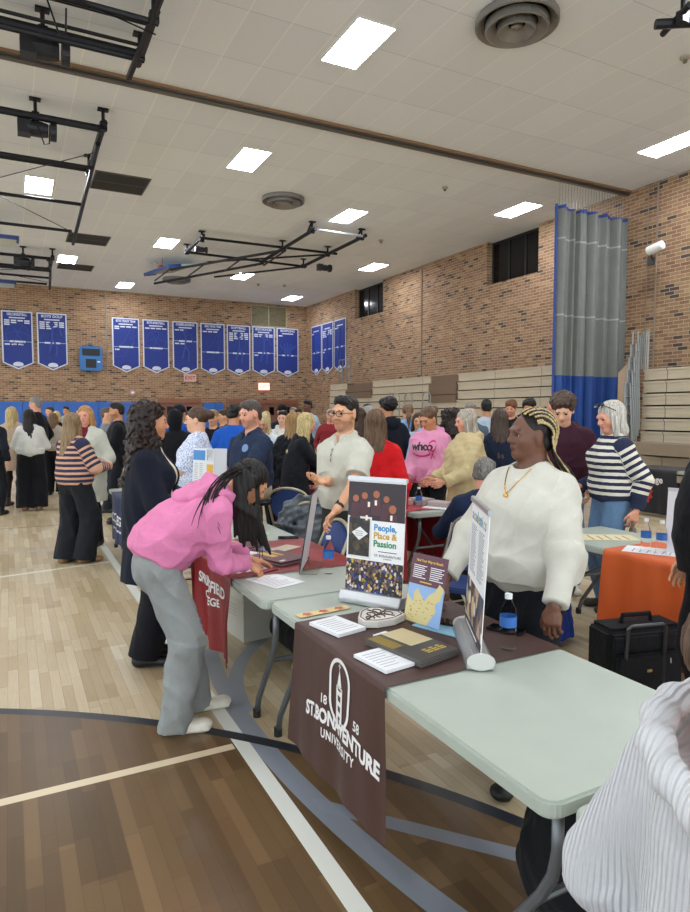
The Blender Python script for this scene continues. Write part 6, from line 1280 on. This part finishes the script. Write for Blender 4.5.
o = link('draped_coat', np_mesh('draped_coat', r[0], r[1]), flat('#5a6168', .28, .1, .25)); o.location = (2.3, 5.05, 0); o.rotation_euler = (0, 0, math.radians(-27)); tag(o, 'shiny grey coat draped over the chair behind the dark red runner', 'coat')
t = thing('bar_stool', 'tall black stool under the man in the navy polo', 'stool', (2.08, 5.96, 0), math.radians(20)); MB().lathe([(.001, .77), (.17, .77), (.18, .80), (.17, .825), (.001, .83)], 20).build('seat', BLK, t)
for a in (45, 135, 225, 315): c_, s_ = math.cos(math.radians(a)), math.sin(math.radians(a)); MB().tube([(.11*c_, .11*s_, .77), (.22*c_, .22*s_, 0)], .014, 8).build('leg', BLK, t)
MB().tube([(.165*math.cos(a), .165*math.sin(a), .38) for a in np.linspace(0, 6.283, 17)], .009, 6).build('foot_ring', BLK, t)
# ---- bags
t = thing('rolling_briefcase', 'black rolling laptop case with a pull handle standing by the orange cloth', 'luggage', (3.2, 2.52, 0), math.radians(-14)); NYL = cloth_mat('#17181b'); NY2 = cloth_mat('#202226')
MB().box(-.25, .25, -.11, .11, .05, .44).build('body', NYL, t, bevel=.03, seg=3); MB().box(-.21, .21, -.145, -.1, .07, .30).build('front_pocket', NY2, t, bevel=.015); MB().box(-.23, .23, -.128, -.1, .31, .41).build('upper_pocket', NY2, t, bevel=.012)
MB().tube([(-.1, 0, .44), (-.09, 0, .485), (.09, 0, .485), (.1, 0, .44)], .014, 8).build('top_handle', NYL, t); MB().tube([(-.16, -.135, .28), (-.16, -.15, .455), (-.14, -.15, .47), (.06, -.15, .47), (.08, -.15, .455), (.08, -.135, .1)], .011, 8).build('pull_handle', flat('#4a4d50', .3, .7), t)
for q in (-1, 1): MB().lathe([(.001, -.015), (.04, -.015), (.04, .015), (.001, .015)], 16, M=TR(q*.2, .08, .04) @ R3('Y', 90)).build('wheel', BLK, t)
MB().box(-.03, .0, -.15, -.146, .2, .215).build('badge', flat('#b9a45a', .3, .6), t); g = MB(); g.tube([(.12, -.148, .27), (.12, -.15, .24)], .004, 6); g.tube([(.262, 0, .2), (.262, 0, .26)], .004, 6); g.build('zip_pull', ALU, t)
t = thing('backpack', 'dark backpack on the floor behind the cream sweater, near the blue bag', 'bag', (2.75, 2.95, 0), .4); r = solid([cone((0, 0, .12), (0, 0, .3), .15, .12, .1, .08, k=.04), ell((0, -.1, .12), (.1, .05, .09), k=.04)], .012, (), [lambda X, Y, Z: -Z+.002], wrinkle(3, .008, 25)); link('body', np_mesh('body', r[0], r[1]), NY2, t); MB().tube([(-.04, .02, .37), (0, .02, .42), (.04, .02, .37)], .008, 6).build('handle', NYL, t)
t = thing('tote_bag', 'royal blue bag on the floor under the table behind the cream sweater', 'bag', (3.42, 3.35, 0), .3); r = solid([cone((0, 0, .05), (0, 0, .28), .22, .2, .09, .05, k=.04, flat=True)], .012, (), (), wrinkle(4, .01, 22)); link('body', np_mesh('body', r[0], r[1]), cloth_mat('#1e3f9c'), t); MB().tube([(-.08, 0, .28), (-.06, 0, .42), (.06, 0, .42), (.08, 0, .28)], .008, 6).build('handle', flat('#1e3f9c'), t)
t = thing('shoulder_bag', 'grey bag hanging from the hand of the striped sweater woman', 'bag', tuple(wpt(sg, sg['arms'][1][3]+sg['arms'][1][4]*.1)-Vector((0, 0, .30))), .6); r = solid([cone((0, 0, .0), (0, 0, .24), .15, .12, .05, .03, k=.03)], .011, (), (), wrinkle(6, .008, 24)); link('body', np_mesh('body', r[0], r[1]), cloth_mat('#6a675f'), t); MB().tube([(-.08, 0, .24), (-.04, 0, .31), (.04, 0, .31), (.08, 0, .24)], .008, 6).build('strap', flat('#4a4640'), t)
t = thing('storage_box', 'white cardboard box on the floor under the writing table', 'box', (1.60, 4.62, 0), .1); MB().box(-.17, .17, -.2, .2, 0, .34).build('box', flat('#b9b7ac', .6), t); MB().box(-.175, .175, -.205, .205, .30, .36).build('lid', flat('#c6c4b9', .6), t, bevel=.004); bars(t, TR(-.1712, 0, .2) @ R3('Z', -90) @ R3('X', 90), 4, INK, .2, .1)
t = thing('duffel_bag', 'black duffel bag lying under the writing table in front of the white box', 'bag', (1.72, 4.05, 0), .0); r = solid([cone((0, -.2, .13), (0, .2, .13), .12, k=.04)], .012, (), [lambda X, Y, Z: .003-Z], wrinkle(7, .008, 24)); link('body', np_mesh('body', r[0], r[1]), NYL, t); MB().tube([(-.04, -.1, .23), (-.05, 0, .3), (-.04, .1, .23)], .008, 6).build('handle', NYL, t)

t = thing('black_bag', 'large soft black bag on the floor under the near table corner', 'bag', (1.62, 1.46, 0), .3); r = solid([ell((0, 0, .2), (.22, .2, .2), k=.05), ell((.02, 0, .36), (.16, .15, .12), k=.06)], .012, (), [lambda X, Y, Z: .004-Z], wrinkle(8, .014, 20)); link('body', np_mesh('body', r[0], r[1]), NYL, t); MB().tube([(-.07, 0, .45), (-.03, 0, .54), (.05, 0, .54), (.09, 0, .45)], .009, 6).build('handle', NYL, t)
